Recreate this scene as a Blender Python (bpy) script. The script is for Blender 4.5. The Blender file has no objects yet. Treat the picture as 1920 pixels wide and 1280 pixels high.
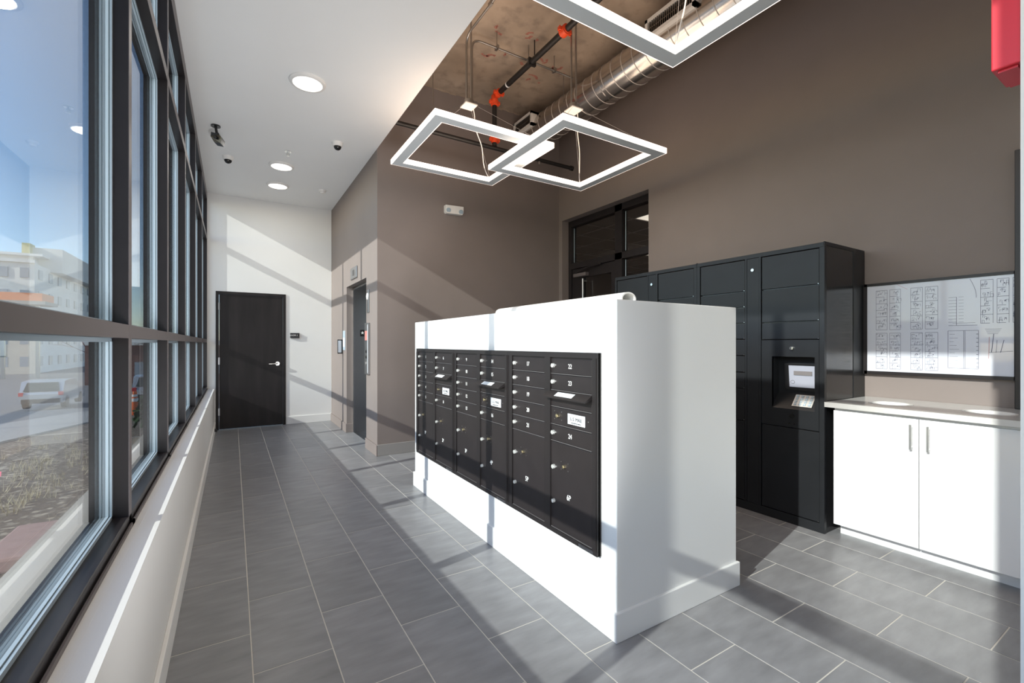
import bpy, bmesh, math, random
from mathutils import Vector, Matrix
random.seed(7)
PI = math.pi
SC = bpy.context.scene
COL = SC.collection
# ---------------------------------------------------------------- camera
cam_d = bpy.data.cameras.new('camera'); cam = bpy.data.objects.new('camera', cam_d); COL.objects.link(cam)
cam.location = (0, 0, 1.335); cam.rotation_euler = (PI/2, 0, -math.radians(31.74))
cam_d.sensor_width = 36; cam_d.lens = 36*846.3/1920
cam_d.shift_y = (644.6-640)/1920
cam_d.clip_start = 0.02; cam_d.clip_end = 500
SC.camera = cam
# ---------------------------------------------------------------- world, sun, exposure
SC.view_settings.view_transform = 'Standard'; SC.view_settings.look = 'None'
SC.view_settings.exposure = 0.0; SC.view_settings.gamma = 1.0; SC.view_settings.use_curve_mapping = False
W = bpy.data.worlds.new('sky'); SC.world = W; W.use_nodes = True
wn = W.node_tree.nodes; wl = W.node_tree.links
bg = wn['Background']
sky = wn.new('ShaderNodeTexSky'); sky.sky_type = 'NISHITA'; sky.sun_disc = False
sky.sun_elevation = math.radians(26); sky.sun_rotation = math.radians(259); sky.altitude = 1600
sky.air_density = 1.0; sky.dust_density = 1.2; sky.ozone_density = 1.5
wl.new(sky.outputs[0], bg.inputs[0]); bg.inputs[1].default_value = 0.35
SUN_DIR = Vector((1, .203, -.498)).normalized()
sd = bpy.data.lights.new('sun', 'SUN'); sd.energy = 5.8; sd.angle = math.radians(.6); sd.color = (1, .96, .9)
sun = bpy.data.objects.new('sun', sd); COL.objects.link(sun)
sun.rotation_euler = SUN_DIR.to_track_quat('-Z', 'Y').to_euler(); sun.location = (-8, -2, 6)
def area(name, loc, aim, sx, sy, watts, color=(1, 1, 1), shape='RECTANGLE'):
    l = bpy.data.lights.new(name, 'AREA'); l.shape = shape; l.size = sx
    if shape == 'RECTANGLE': l.size_y = sy
    l.energy = watts; l.color = color
    o = bpy.data.objects.new(name, l); COL.objects.link(o); o.location = loc
    o.rotation_euler = (Vector(aim)-Vector(loc)).to_track_quat('-Z', 'Y').to_euler()
    return o
# unseen fill lamps, added for daylight from behind and bounce onto the ceiling
area('rear_fill', (3.0, -2.6, 1.9), (2.8, 5, 1.9), 2.2, 3.0, 16, (.93, .97, 1))
ul = area('aisle_fill', (.55, .75, .3), (.6, 6.0, 3.66), .9, .7, 19, (.98, .98, 1))
ul.data.spread = math.radians(80)

# ---------------------------------------------------------------- materials
def nd(nt, t, **kw):
    n = nt.nodes.new(t)
    for k, v in kw.items(): setattr(n, k, v)
    return n
def mat(name, col, rough=.5, metal=0, noise=0, nscale=8, bump=0, bscale=60, coat=0, spec=.5, emit=None, estr=0, stretch=None, rand=0, ior=None):
    m = bpy.data.materials.new(name); m.use_nodes = True; nt = m.node_tree
    b = nt.nodes['Principled BSDF']
    b.inputs['Base Color'].default_value = (*col, 1); b.inputs['Roughness'].default_value = rough
    b.inputs['Metallic'].default_value = metal; b.inputs['Specular IOR Level'].default_value = spec
    b.inputs['Coat Weight'].default_value = coat; b.inputs['Coat Roughness'].default_value = .04
    if emit: b.inputs['Emission Color'].default_value = (*emit, 1); b.inputs['Emission Strength'].default_value = estr
    tc = nd(nt, 'ShaderNodeTexCoord')
    src = tc.outputs['Object']
    if stretch:
        mp = nd(nt, 'ShaderNodeMapping'); mp.inputs['Scale'].default_value = stretch
        nt.links.new(src, mp.inputs[0]); src = mp.outputs[0]
    if noise:
        n = nd(nt, 'ShaderNodeTexNoise'); n.inputs['Scale'].default_value = nscale; n.inputs['Detail'].default_value = 5
        nt.links.new(src, n.inputs['Vector'])
        hs = nd(nt, 'ShaderNodeHueSaturation'); hs.inputs['Color'].default_value = (*col, 1)
        mr = nd(nt, 'ShaderNodeMapRange'); mr.inputs[1].default_value = .3; mr.inputs[2].default_value = .7
        mr.inputs[3].default_value = 1-noise; mr.inputs[4].default_value = 1+noise
        nt.links.new(n.outputs[0], mr.inputs[0]); val = mr.outputs[0]
        if rand:
            oi = nd(nt, 'ShaderNodeObjectInfo'); m2 = nd(nt, 'ShaderNodeMapRange')
            m2.inputs[3].default_value = 1-rand; m2.inputs[4].default_value = 1+rand
            nt.links.new(oi.outputs['Random'], m2.inputs[0])
            mm = nd(nt, 'ShaderNodeMath', operation='MULTIPLY')
            nt.links.new(val, mm.inputs[0]); nt.links.new(m2.outputs[0], mm.inputs[1]); val = mm.outputs[0]
        nt.links.new(val, hs.inputs['Value']); nt.links.new(hs.outputs[0], b.inputs['Base Color'])
    if bump:
        n = nd(nt, 'ShaderNodeTexNoise'); n.inputs['Scale'].default_value = bscale; n.inputs['Detail'].default_value = 3
        nt.links.new(src, n.inputs['Vector'])
        bp = nd(nt, 'ShaderNodeBump'); bp.inputs['Strength'].default_value = bump; bp.inputs['Distance'].default_value = .01
        nt.links.new(n.outputs[0], bp.inputs['Height']); nt.links.new(bp.outputs[0], b.inputs['Normal'])
    return m
def glass_mat(name, tint, f0=.05, rough=0.0):
    # thin architectural glass: transparent + mirror reflection by angle (Schlick), the same for every ray
    m = bpy.data.materials.new(name); m.use_nodes = True; nt = m.node_tree; nt.nodes.clear()
    out = nd(nt, 'ShaderNodeOutputMaterial'); mix = nd(nt, 'ShaderNodeMixShader')
    tr = nd(nt, 'ShaderNodeBsdfTransparent'); tr.inputs[0].default_value = (*tint, 1)
    gl = nd(nt, 'ShaderNodeBsdfGlossy'); gl.inputs['Roughness'].default_value = rough
    lw = nd(nt, 'ShaderNodeLayerWeight'); lw.inputs[0].default_value = .5
    pw = nd(nt, 'ShaderNodeMath', operation='POWER'); pw.inputs[1].default_value = 3.6
    ma = nd(nt, 'ShaderNodeMath', operation='MULTIPLY_ADD'); ma.inputs[1].default_value = 1-f0; ma.inputs[2].default_value = f0
    nt.links.new(lw.outputs['Facing'], pw.inputs[0]); nt.links.new(pw.outputs[0], ma.inputs[0])
    nt.links.new(ma.outputs[0], mix.inputs[0]); nt.links.new(tr.outputs[0], mix.inputs[1]); nt.links.new(gl.outputs[0], mix.inputs[2])
    nt.links.new(mix.outputs[0], out.inputs[0])
    return m
M = {}
M['white'] = mat('white_paint', (.74, .73, .71), .55, noise=.015, nscale=2, bump=.03, bscale=140)
M['kiosk'] = mat('white_satin_panel', (.72, .72, .71), .38, noise=.01, nscale=2)
M['ceil'] = mat('ceiling_paint', (.84, .84, .83), .8, noise=.015, nscale=1.5, bump=.04, bscale=120)
M['brown'] = mat('taupe_paint', (.212, .176, .161), .6, noise=.03, nscale=3, bump=.05, bscale=150)
M['bbrown'] = mat('taupe_base', (.27, .255, .245), .45)
M['grout'] = mat('grout', (.56, .53, .48), .9, noise=.05, nscale=20)
M['black'] = mat('black_powder_coat', (.012, .013, .015), .38, spec=.4, noise=.12, nscale=6, bump=.05, bscale=400)
M['blackgloss'] = mat('black_gloss_side', (.014, .014, .016), .16, noise=.05, bump=.01)
M['mail'] = mat('dark_bronze_powder', (.022, .018, .018), .42, spec=.3, noise=.1, nscale=9, bump=.05, bscale=500)
M['mailedge'] = mat('dark_bronze_frame', (.020, .017, .017), .38, spec=.3)
M['lip_glint'] = mat('door_lip_glint', (.20, .19, .19), .3, .4)  # painted highlight along the bottom edge of each mailbox door
M['notice'] = mat('fire_notice_print', (.55, .20, .17), .5)
M['bronze'] = mat('bronze_mullion', (.13, .11, .11), .42, spec=.35, noise=.04, nscale=6)
M['bronzed'] = mat('dark_bronze', (.018, .015, .016), .34, spec=.35, noise=.1, nscale=12)
M['chrome'] = mat('chrome', (.78, .78, .76), .22, 1)
M['steel'] = mat('brushed_steel', (.36, .36, .37), .30, 1, noise=.06, nscale=30, stretch=(20, 20, .6))
M['gasket'] = mat('glazing_spacer', (.36, .44, .50), .35)
M['gasketd'] = mat('tinted_spacer', (.10, .17, .18), .3, .2)
M['door'] = mat('espresso_veneer', (.016, .013, .013), .45, spec=.25, noise=.3, nscale=3, stretch=(3, 3, .5))
M['plastic'] = mat('white_plastic', (.78, .76, .73), .4)
M['dplastic'] = mat('black_plastic', (.015, .015, .016), .25)
M['domeb'] = mat('smoked_dome', (.01, .01, .01), .08)
M['red'] = mat('red_enamel', (.60, .018, .035), .35)
M['orange'] = mat('orange_pipe_paint', (.72, .075, .02), .4, noise=.15, nscale=30)
M['pipe'] = mat('black_steel_pipe', (.012, .011, .011), .45, noise=.2, nscale=15)
M['conduit'] = mat('galvanised_conduit', (.42, .41, .40), .35, 1)
M['galv'] = mat('galvanised_duct', (.62, .60, .58), .20, 1, noise=.08, nscale=3, bump=.12, bscale=5)
M['counter'] = mat('counter_quartz', (.66, .65, .63), .16, noise=.02, nscale=30)
M['cab'] = mat('cabinet_white', (.74, .74, .745), .45)
M['vinyl'] = mat('white_vinyl', (.78, .77, .75), .45)
M['ink'] = mat('plan_ink', (.06, .07, .13), .5)
M['inkr'] = mat('plan_red', (.45, .12, .12), .5)
M['board'] = mat('plan_sheet_under_glazing', (.66, .68, .75), .5, coat=.8)
M['lock'] = mat('lock_nickel', (.78, .78, .74), .25, .5)
M['label'] = mat('label_white', (.72, .75, .78), .4)
M['num'] = mat('number_white', (.85, .85, .82), .5)
M['brass'] = mat('brass', (.75, .66, .45), .3, 1)
M['screen'] = mat('kiosk_screen', (.32, .33, .38), .2, coat=.6, emit=(.5, .52, .62), estr=.18)
M['screenbar'] = mat('screen_bar', (.18, .165, .165), .4)
M['keypad'] = mat('keypad_steel', (.62, .62, .60), .35, .4)
M['lampgray'] = mat('lamp_underside', (.70, .74, .76), .45)
M['acryl'] = mat('lit_acrylic', (.9, .85, .8), .4, emit=(1, .86, .76), estr=2.0)
M['diffuser'] = mat('lit_diffuser', (.9, .9, .88), .4, emit=(1, .95, .88), estr=2.6)
M['troffer'] = mat('lit_troffer', (.9, .9, .88), .4, emit=(1, .9, .75), estr=1.3)
M['pane'] = glass_mat('window_glass', (.95, .985, .985), .05)
M['pane2'] = glass_mat('storefront_glass', (.8, .8, .8), .04)
M['asphalt'] = mat('asphalt', (.22, .22, .22), .9, noise=.15, nscale=12)
M['sidewalk'] = mat('concrete_walk', (.42, .40, .37), .9, noise=.10, nscale=10)
M['slab_red'] = mat('red_stone_slab', (.42, .27, .24), .9, noise=.08, nscale=10)
M['stucco'] = mat('stucco_white', (.80, .78, .74), .8, noise=.04, nscale=.4)
M['stone'] = mat('stone_tan', (.62, .56, .48), .8, noise=.06, nscale=.5)
M['sheath'] = mat('yellow_sheathing', (.72, .66, .38), .8)
M['orangeb'] = mat('orange_scaffold', (.80, .28, .12), .7)
M['wglass'] = mat('far_window_glass', (.34, .38, .42), .4)
M['brickfar'] = mat('red_brick_far', (.22, .11, .09), .9, noise=.2, nscale=3)
M['grass'] = mat('dry_grass', (.58, .50, .33), .9)
M['green'] = mat('evergreen', (.05, .10, .04), .9, noise=.3, nscale=10)
M['car'] = mat('silver_car_paint', (.62, .63, .64), .25, .5, coat=.5)
M['carglass'] = mat('car_glass', (.03, .05, .05), .08)
M['tyre'] = mat('tyre', (.02, .02, .02), .8)
M['cone'] = mat('cone_orange', (.85, .16, .03), .5)
M['pink'] = mat('pink_flag', (.9, .18, .28), .6)

# mulch: brown with pale chips
m = mat('mulch', (.17, .125, .09), .95, noise=.3, nscale=30, bump=.6, bscale=30); M['mulch'] = m
nt = m.node_tree; b = nt.nodes['Principled BSDF']; old = b.inputs['Base Color'].links[0].from_socket
v = nd(nt, 'ShaderNodeTexVoronoi'); v.inputs['Scale'].default_value = 26
mr = nd(nt, 'ShaderNodeMapRange'); mr.inputs[1].default_value = .7; mr.inputs[2].default_value = .95
mx = nd(nt, 'ShaderNodeMix', data_type='RGBA'); mx.inputs['B'].default_value = (.50, .42, .32, 1)
tc = nd(nt, 'ShaderNodeTexCoord'); nt.links.new(tc.outputs['Object'], v.inputs['Vector'])
sp = nd(nt, 'ShaderNodeSeparateColor'); nt.links.new(v.outputs['Color'], sp.inputs[0])
nt.links.new(sp.outputs[0], mr.inputs[0]); nt.links.new(mr.outputs[0], mx.inputs['Factor'])
nt.links.new(old, mx.inputs['A']); nt.links.new(mx.outputs['Result'], b.inputs['Base Color'])
# floor tile: slate-look porcelain, soft cloudy streaks
m = mat('slate_tile', (.222, .222, .230), .34, noise=.17, nscale=4.5, stretch=(1.0, 3.2, 1), rand=.09, bump=.06, bscale=14); M['tile'] = m
# raw concrete: stained, brownish, darker patches and form marks
m = mat('raw_concrete', (.335, .265, .205), .85, noise=.22, nscale=2.2, bump=.25, bscale=9); M['conc'] = m
nt = m.node_tree; b = nt.nodes['Principled BSDF']; old = b.inputs['Base Color'].links[0].from_socket
n2 = nd(nt, 'ShaderNodeTexNoise'); n2.inputs['Scale'].default_value = 7; n2.inputs['Detail'].default_value = 8
mr = nd(nt, 'ShaderNodeMapRange'); mr.inputs[1].default_value = .5; mr.inputs[2].default_value = .72; mr.inputs[4].default_value = .6
mx = nd(nt, 'ShaderNodeMix', data_type='RGBA'); mx.inputs['B'].default_value = (.15, .12, .10, 1)
tc = nd(nt, 'ShaderNodeTexCoord'); nt.links.new(tc.outputs['Object'], n2.inputs['Vector'])
nt.links.new(n2.outputs[0], mr.inputs[0]); nt.links.new(mr.outputs[0], mx.inputs['Factor'])
nt.links.new(old, mx.inputs['A']); nt.links.new(mx.outputs['Result'], b.inputs['Base Color'])
M['chalk'] = mat('red_marking_paint', (.33, .14, .11), .9, noise=.3, nscale=30)

# ---------------------------------------------------------------- geometry helpers
class MB:
    def __init__(s): s.bm = bmesh.new()
    def box(s, x0, x1, y0, y1, z0, z1, bev=0):
        x0, x1 = min(x0, x1), max(x0, x1); y0, y1 = min(y0, y1), max(y0, y1); z0, z1 = min(z0, z1), max(z0, z1)
        r = bmesh.ops.create_cube(s.bm, size=1)
        for v in r['verts']:
            v.co = Vector(((x0+x1)/2+v.co.x*(x1-x0), (y0+y1)/2+v.co.y*(y1-y0), (z0+z1)/2+v.co.z*(z1-z0)))
        if bev:
            es = list({e for v in r['verts'] for e in v.link_edges})
            bmesh.ops.bevel(s.bm, geom=es, offset=bev, segments=2, affect='EDGES', profile=.5)
        return s
    def cyl(s, a, b, r0, r1=None, n=20, caps=True):
        a = Vector(a); b = Vector(b); d = b-a; r1 = r0 if r1 is None else r1
        q = d.to_track_quat('Z', 'Y').to_matrix().to_4x4()
        bmesh.ops.create_cone(s.bm, cap_ends=caps, segments=n, radius1=r0, radius2=r1, depth=d.length,
                              matrix=Matrix.Translation((a+b)/2) @ q)
        return s
    def sph(s, c, r, sx=1, sy=1, sz=1, n=16):
        bmesh.ops.create_uvsphere(s.bm, u_segments=n, v_segments=n//2, radius=r, matrix=Matrix.Translation(c) @ Matrix.Diagonal((sx, sy, sz, 1)))
        return s
    def tube(s, pts, r, n=10):
        pts = [Vector(p) for p in pts]; rings = []
        up = Vector((0, 0, 1))
        prev = None
        for i, p in enumerate(pts):
            t = (pts[min(i+1, len(pts)-1)]-pts[max(i-1, 0)]).normalized()
            u = t.cross(up) if prev is None else prev - t*prev.dot(t)
            if u.length < 1e-4: u = t.cross(Vector((1, 0, 0)))
            u.normalize(); prev = u; w = t.cross(u)
            rr = r[i] if isinstance(r, (list, tuple)) else r
            rings.append([s.bm.verts.new(p+(u*math.cos(2*PI*k/n)+w*math.sin(2*PI*k/n))*rr) for k in range(n)])
        for i in range(len(rings)-1):
            for k in range(n): s.bm.faces.new((rings[i][k], rings[i][(k+1) % n], rings[i+1][(k+1) % n], rings[i+1][k]))
        s.bm.faces.new(rings[0][::-1]); s.bm.faces.new(rings[-1])
        return s
    def poly(s, pts, thick_vec):
        a = [s.bm.verts.new(p) for p in pts]; t = Vector(thick_vec)
        b = [s.bm.verts.new(Vector(p)+t) for p in pts]; n = len(pts)
        s.bm.faces.new(a); s.bm.faces.new(b[::-1])
        for i in range(n): s.bm.faces.new((a[i], b[i], b[(i+1) % n], a[(i+1) % n]))
        return s
    def build(s, name, m, parent=None, smooth=False, loc=None, kind=None):
        bm = s.bm; bmesh.ops.recalc_face_normals(bm, faces=bm.faces)
        me = bpy.data.meshes.new(name)
        if smooth:
            for f in bm.faces: f.smooth = True
        if loc is not None:
            bmesh.ops.translate(bm, verts=bm.verts, vec=-Vector(loc))
        bm.to_mesh(me); bm.free()
        if smooth:
            me.set_sharp_from_angle(angle=math.radians(40))
        me.materials.append(m if not isinstance(m, str) else M[m])
        o = bpy.data.objects.new(name, me); COL.objects.link(o)
        if loc is not None: o.location = loc
        if parent: o.parent = parent
        if kind: o['kind'] = kind
        return o
def tag(o, label=None, cat=None, group=None, kind=None):
    if label: o['label'] = label
    if cat: o['category'] = cat
    if group: o['group'] = group
    if kind: o['kind'] = kind
    return o
def empty(name, label, cat, group=None, kind=None, loc=(0, 0, 0)):
    o = bpy.data.objects.new(name, None); COL.objects.link(o); o.location = loc; o.empty_display_size = .1
    return tag(o, label, cat, group, kind)
def bx(name, m, parent, *a, bev=0, **k): return MB().box(*a, bev=bev).build(name, m, parent, **k)
ROTX = {'-X': Matrix(((0, 0, -1), (-1, 0, 0), (0, 1, 0))), '-Y': Matrix(((1, 0, 0), (0, 0, -1), (0, 1, 0))), '+Z': Matrix.Identity(3)}
def text(body, size, loc, face, m, parent, name='lettering', align='CENTER', sx=1, thick=.0006):
    c = bpy.data.curves.new(name, 'FONT'); c.body = body; c.size = size; c.align_x = align; c.align_y = 'CENTER'; c.extrude = thick
    c.resolution_u = 3
    t = bpy.data.objects.new(name, c); COL.objects.link(t)
    dg = bpy.context.evaluated_depsgraph_get(); dg.update()
    me = bpy.data.meshes.new_from_object(t.evaluated_get(dg)); bpy.data.objects.remove(t)
    R = ROTX[face].to_4x4(); me.transform(Matrix.Translation(loc) @ R @ Matrix.Diagonal((sx, 1, 1, 1)))
    me.materials.clear(); me.materials.append(M[m])
    o = bpy.data.objects.new(name, me); COL.objects.link(o); o.parent = parent
    return o

# ---------------------------------------------------------------- shell
XL, XR, YF, YB, XE = -.242, 4.178, 8.35, 5.41, 1.462
CZ, HZ = 3.66, 4.6
fl = bx('floor', 'grout', None, XL-.2, 5.4, -3.2, 8.6, -.16, -.0012); tag(fl, 'grey slate look tile floor laid in running bond with pale grout', 'floor', kind='structure')
# tiles 12 x 24 in, half bond
W1, L1, X0, G = .3048, .6096, .070, .005
def tile_mesh(x0, x1, y0, y1):
    return MB().box(x0, x1, y0, y1, -.008, 0, bev=.0012)
cache = {}
tn = 0
for i in range(-2, 14):
    cx0 = X0+i*W1+G/2; cx1 = X0+(i+1)*W1-G/2
    a0 = max(cx0, XL); a1 = min(cx1, XR)
    if a1-a0 < .01: continue
    ph = (.945 if i % 2 else .445)*L1
    for k in range(-3, 14):
        b0 = ph+k*L1+G/2; b1 = ph+(k+1)*L1-G/2
        ymax = YF if a0 < XE-.03 else YB
        b1c = min(b1, ymax)
        if b0 < -.75 or b1c-b0 < .02: continue
        w, l = round(a1-a0, 4), round(b1c-b0, 4)
        if (w, l) not in cache:
            t0 = tile_mesh(0, w, 0, l).build('tile', 'tile', fl, loc=(0, 0, 0)); cache[(w, l)] = t0.data
            t0.location = (a0, b0, 0)
        else:
            t0 = bpy.data.objects.new('tile', cache[(w, l)]); COL.objects.link(t0); t0.parent = fl; t0.location = (a0, b0, 0)
        tn += 1
bx('tile_field', 'tile', fl, XL, 5.3, -3.1, -.76, -.008, -.0002, kind='stuff')

ce = bx('ceiling', 'ceil', None, -.46, XE, -3.2, YF+.1, CZ, CZ+1.1); tag(ce, 'flat white painted ceiling over the window side aisle', 'ceiling', kind='structure')
ch = bx('ceiling', 'conc', None, XE-.2, 5.4, -3.2, YB+.3, HZ, HZ+.2); tag(ch, 'raw exposed concrete slab ceiling with red paint marks', 'ceiling', kind='structure')
# red layout marks sprayed on the slab, and form seams
def mark(pts, r, m='chalk'):
    mb = MB()
    for (xa, ya_), (xb, yb_) in zip(pts, pts[1:]):
        d = Vector((xb-xa, yb_-ya_, 0)); nn = Vector((-d.y, d.x, 0)).normalized()*r*random.uniform(.6, 1.2)
        p0 = Vector((xa, ya_, HZ-.0012)); p1 = Vector((xb, yb_, HZ-.0012))
        mb.bm.faces.new([mb.bm.verts.new(q) for q in (p0+nn, p1+nn, p1-nn, p0-nn)])
    return mb.build('paint_mark', m, ch)
for cx_, cy_, s_ in ((2.35, 4.05, .10), (2.5, 3.0, .13), (3.05, 4.3, .14), (2.85, 2.7, .12), (3.3, 4.25, .12), (2.55, 4.5, .1), (2.9, 3.05, .1), (2.3, 2.45, .1), (2.75, 4.0, .1), (3.2, 4.6, .12)):
    for q in range(3):
        a0 = random.uniform(0, 6); rr = s_*random.uniform(.3, .8); ox, oy = cx_+random.gauss(0, .05), cy_+random.gauss(0, .05)
        mark([(ox+math.cos(a0+t*.35)*rr, oy+math.sin(a0+t*.35)*rr*.7) for t in range(random.randint(3, 8))], .016)
bx('form_seam', 'conc', ch, 2.02, 2.06, -1, YB, HZ-.006, HZ+.01)
bx('form_seam', 'conc', ch, 1.6, XR, 2.66, 2.675, HZ-.004, HZ+.01)
# ragged paint line at slab
rg = MB()
x = XE
while x < XR:
    w = random.uniform(.03, .1); rg.box(x, x+w, YB-.004, YB+.01, HZ-.02*random.random()-.004, HZ+.01); x += w
rg.build('paint_edge', 'conc', ch)

wf = MB().box(-.46, -.225, YF, YF+.25, 0, CZ).box(.748, XE+.02, YF, YF+.25, 0, CZ).box(-.225, .748, YF, YF+.25, 2.155, CZ).build('wall_far', 'white', None)
tag(wf, 'white painted end wall around the dark wooden door', 'wall', kind='structure')
we = MB().box(XE, XE+.09, 7.11, YF+.25, 0, HZ).box(XE, XE+.09, YB, 5.93, 0, HZ).box(XE, XE+.09, 5.93, 7.11, 2.19, HZ)
we.box(XE+.09, XE+.6, 7.17, YF+.25, 0, HZ)
we = we.build('wall_inner', 'brown', None); tag(we, 'taupe wall with the lift opening, facing the windows', 'wall', kind='structure')
wm = bx('wall_middle', 'brown', None, XE+.09, XR+.2, YB, YB+.25, 0, HZ); tag(wm, 'taupe wall behind the mail counter with the emergency light', 'wall', kind='structure')
wr = MB().box(XR, XR+.25, 5.333, YB, 0, HZ).box(XR, XR+.25, 3.687, 5.333, 3.165, HZ).box(XR, XR+.25, -3.2, 3.687, 0, HZ)
wr = wr.build('wall_right', 'brown', None); tag(wr, 'long taupe wall behind the parcel lockers and plan board', 'wall', kind='structure')
wk = MB().box(XL-.16, XL, -3.2, YF, 0, .64).box(XL-.093, XL-.06, -3.2, YF, .60, .6405)
wk = wk.build('wall_left', 'white', None); tag(wk, 'low white wall with ledge below the tall windows', 'wall', kind='structure')
wn_ = MB().box(-.46, XR+.2, -3.3, -3.1, 0, HZ).build('wall_near', 'white', None); tag(wn_, 'white wall at the end of the lobby behind the viewer', 'wall', kind='structure')
# white wall stub at the right edge of the frame
ws = MB().box(1.945, 2.9, .02, .338, 0, HZ).build('wall_stub', 'white', None); tag(ws, 'white wall end at the right edge carrying the red alarm box', 'wall', kind='structure')

def base(name, lab, m, *boxes):
    b = MB()
    for q in boxes: b.box(*q, bev=.003)
    o = b.build(name, m, None); return tag(o, lab, 'baseboard', kind='structure')
base('baseboard_left', 'white baseboard along the low window wall', 'white', (XL, XL+.017, -3.1, YF, 0, .125))
base('baseboard_far', 'white baseboard right of the dark wooden door', 'white', (.765, XE, YF-.016, YF, 0, .128))
base('baseboard_inner', 'taupe baseboard along the lift wall', 'brown', (XE-.016, XE, 7.11, YF-.016, 0, .13), (XE-.016, XE, YB-.016, 5.93, 0, .13), (XE-.016, XE+.09, 7.094, 7.11, 0, .13))
base('baseboard_middle', 'grey baseboard on the taupe wall behind the mail counter', 'bbrown', (XE, XR, YB-.016, YB, 0, .135))
base('baseboard_right', 'grey baseboard near the dark glazed door', 'bbrown', (XR-.016, XR, 3.6, 3.687, 0, .135))
base('baseboard_near', 'white baseboard at foot of the wall end at right', 'white', (1.93, 2.9, .338, .35, 0, .12))

# ---------------------------------------------------------------- curtain wall windows
XI, XG, XO, XC = -.335, -.383, -.45, -.45
ys = [-1.32+1.19*i for i in range(8)] + [8.326]   # mullion centres: ..., 1.035, 2.225, 3.415 ...
ys = [-2.51] + ys
ZS, ZM0, ZM1, ZU0, ZU1, ZH = .68, 1.357, 1.407, 2.925, 2.985, 3.545
names = ['behind the viewer', 'behind the viewer near the corner', 'beside the viewer', 'nearest in view at left edge', 'second bay', 'third bay', 'fourth bay', 'fifth bay', 'last bay by the far wall']
mull_mesh = None
for i in range(len(ys)-1):
    y0, y1 = ys[i]+.025, ys[i+1]-.025
    r = empty('window_%d' % (i+1), 'tall bronze framed window, ' + names[i], 'window', kind='structure', loc=(XI, ys[i], 0))
    def P(name, m, *a, bev=0):
        o = bx(name, m, None, *a, bev=bev); o.parent = r; o.matrix_parent_inverse = Matrix.Translation((-XI, -ys[i], 0)); return o
    ye = ys[i+1]+.025 if i < len(ys)-2 else YF
    P('mullion', 'bronzed', XI-.002, XG, ys[i+1]-.025, ye, ZS, CZ)
    P('mullion_face', 'bronze', XI, XI-.002, ys[i+1]-.0255, min(ye+.0005, YF), ZS, CZ)  # room-side light put into this lighter face, shade into the darker body
    P('mullion_cap', 'bronzed', XG-.026, XO, ys[i+1]-.025, ys[i+1]+.025 if i < len(ys)-2 else YF, ZS, CZ)
    for z0, z1, nm in ((ZM0, ZM1, 'transom'), (ZU0, ZU1, 'transom'), (ZH, CZ, 'head_rail')):
        P(nm, 'bronzed', XI-.002, XG, y0, y1, z0, z1); P(nm+'_face', 'bronze', XI-.0006, XI-.002, y0, y1, z0-.0004, z1+.0004); P(nm+'_cap', 'bronzed', XG-.026, XO, y0, y1, z0, z1)  # rails split the same way: lit face and shaded body by colour
    P('sill_rail', 'bronzed', XI, XO, y0-.05, y1+.05, .60, ZS, bev=.004)
    P('sill_flashing', 'bronze', XI+.011, XI+.005, y0-.05, y1+.05, .60, .655)
    for z0, z1 in ((ZS, ZM0), (ZM1, ZU0), (ZU1, ZH)):
        g = MB(); w = .011
        for (x0, x1, ww, mm) in ((XG, XG-.0065, .013, 'gasket'), (XG-.0065, XG-.009, .010, 'gasketd'), (XG-.009, XG-.0175, .015, 'gasket')):
            g = MB(); g.box(x0, x1, y0, y0+ww, z0, z1).box(x0, x1, y1-ww, y1, z0, z1).box(x0, x1, y0, y1, z0, z0+ww).box(x0, x1, y0, y1, z1-ww, z1)
            o = g.build('glazing_spacer' if mm == 'gasket' else 'gasket', mm); o.parent = r; o.matrix_parent_inverse = Matrix.Translation((-XI, -ys[i], 0))
        P('pane', 'pane', XG-.0178, XG-.0238, y0, y1, z0, z1)
# outside wall foot below glass
tag(bx('wall_left', 'stone', None, -.62, -.44, -3.2, 9.5, -.4, .60), 'outer stone foot of the window wall', 'wall', kind='structure')
# ---------------------------------------------------------------- far door
d1 = empty('door_1', 'dark espresso wooden door with chrome lever in the white end wall', 'door', kind='structure', loc=(.26, YF, 0))
MB().box(-.225, -.185, YF-.012, YF+.14, 0, 2.155).box(.708, .748, YF-.012, YF+.14, 0, 2.155).box(-.185, .708, YF-.012, YF+.14, 2.115, 2.155).build('door_frame', 'door', None).parent = d1
lf = bx('door_leaf', 'door', None, -.18, .703, YF+.005, YF+.05, .008, 2.11)
hd = MB().cyl((.625, YF+.006, 1.012), (.625, YF-.012, 1.012), .033, n=24).cyl((.625, YF-.01, 1.012), (.625, YF-.05, 1.012), .011)
hd.tube([(.628, YF-.05, 1.012), (.58, YF-.055, 1.012), (.50, YF-.052, 1.008)], [.011, .01, .008]); hd = hd.build('lever_handle', 'chrome', None, smooth=True)
for z in (1.92, 1.07, .28):
    h = bx('hinge', 'steel', None, -.193, -.172, YF-.019, YF+.012, z-.055, z+.055); h.parent = d1; h.matrix_parent_inverse = d1.matrix_world.inverted()
lf.parent = d1; hd.parent = lf
bpy.context.view_layer.update()
def reparent_world(o, p):
    o.parent = p; o.matrix_parent_inverse = p.matrix_world.inverted()
for o in (lf,): reparent_world(o, d1)
for o in list(d1.children):
    o.matrix_parent_inverse = Matrix.Translation((-.26, -YF, 0))
hd.parent = lf; hd.matrix_parent_inverse = Matrix.Identity(4)
# door closer/stop on low wall
st = MB().box(XL+.017, XL+.05, 7.86, 7.90, .06, .09, bev=.004).cyl((XL+.03, 7.88, .055), (XL+.03, 7.88, .095), .016).build('door_stop', 'dplastic'); tag(st, 'small black rubber door stop on the baseboard near the wooden door', 'door stop')
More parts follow.
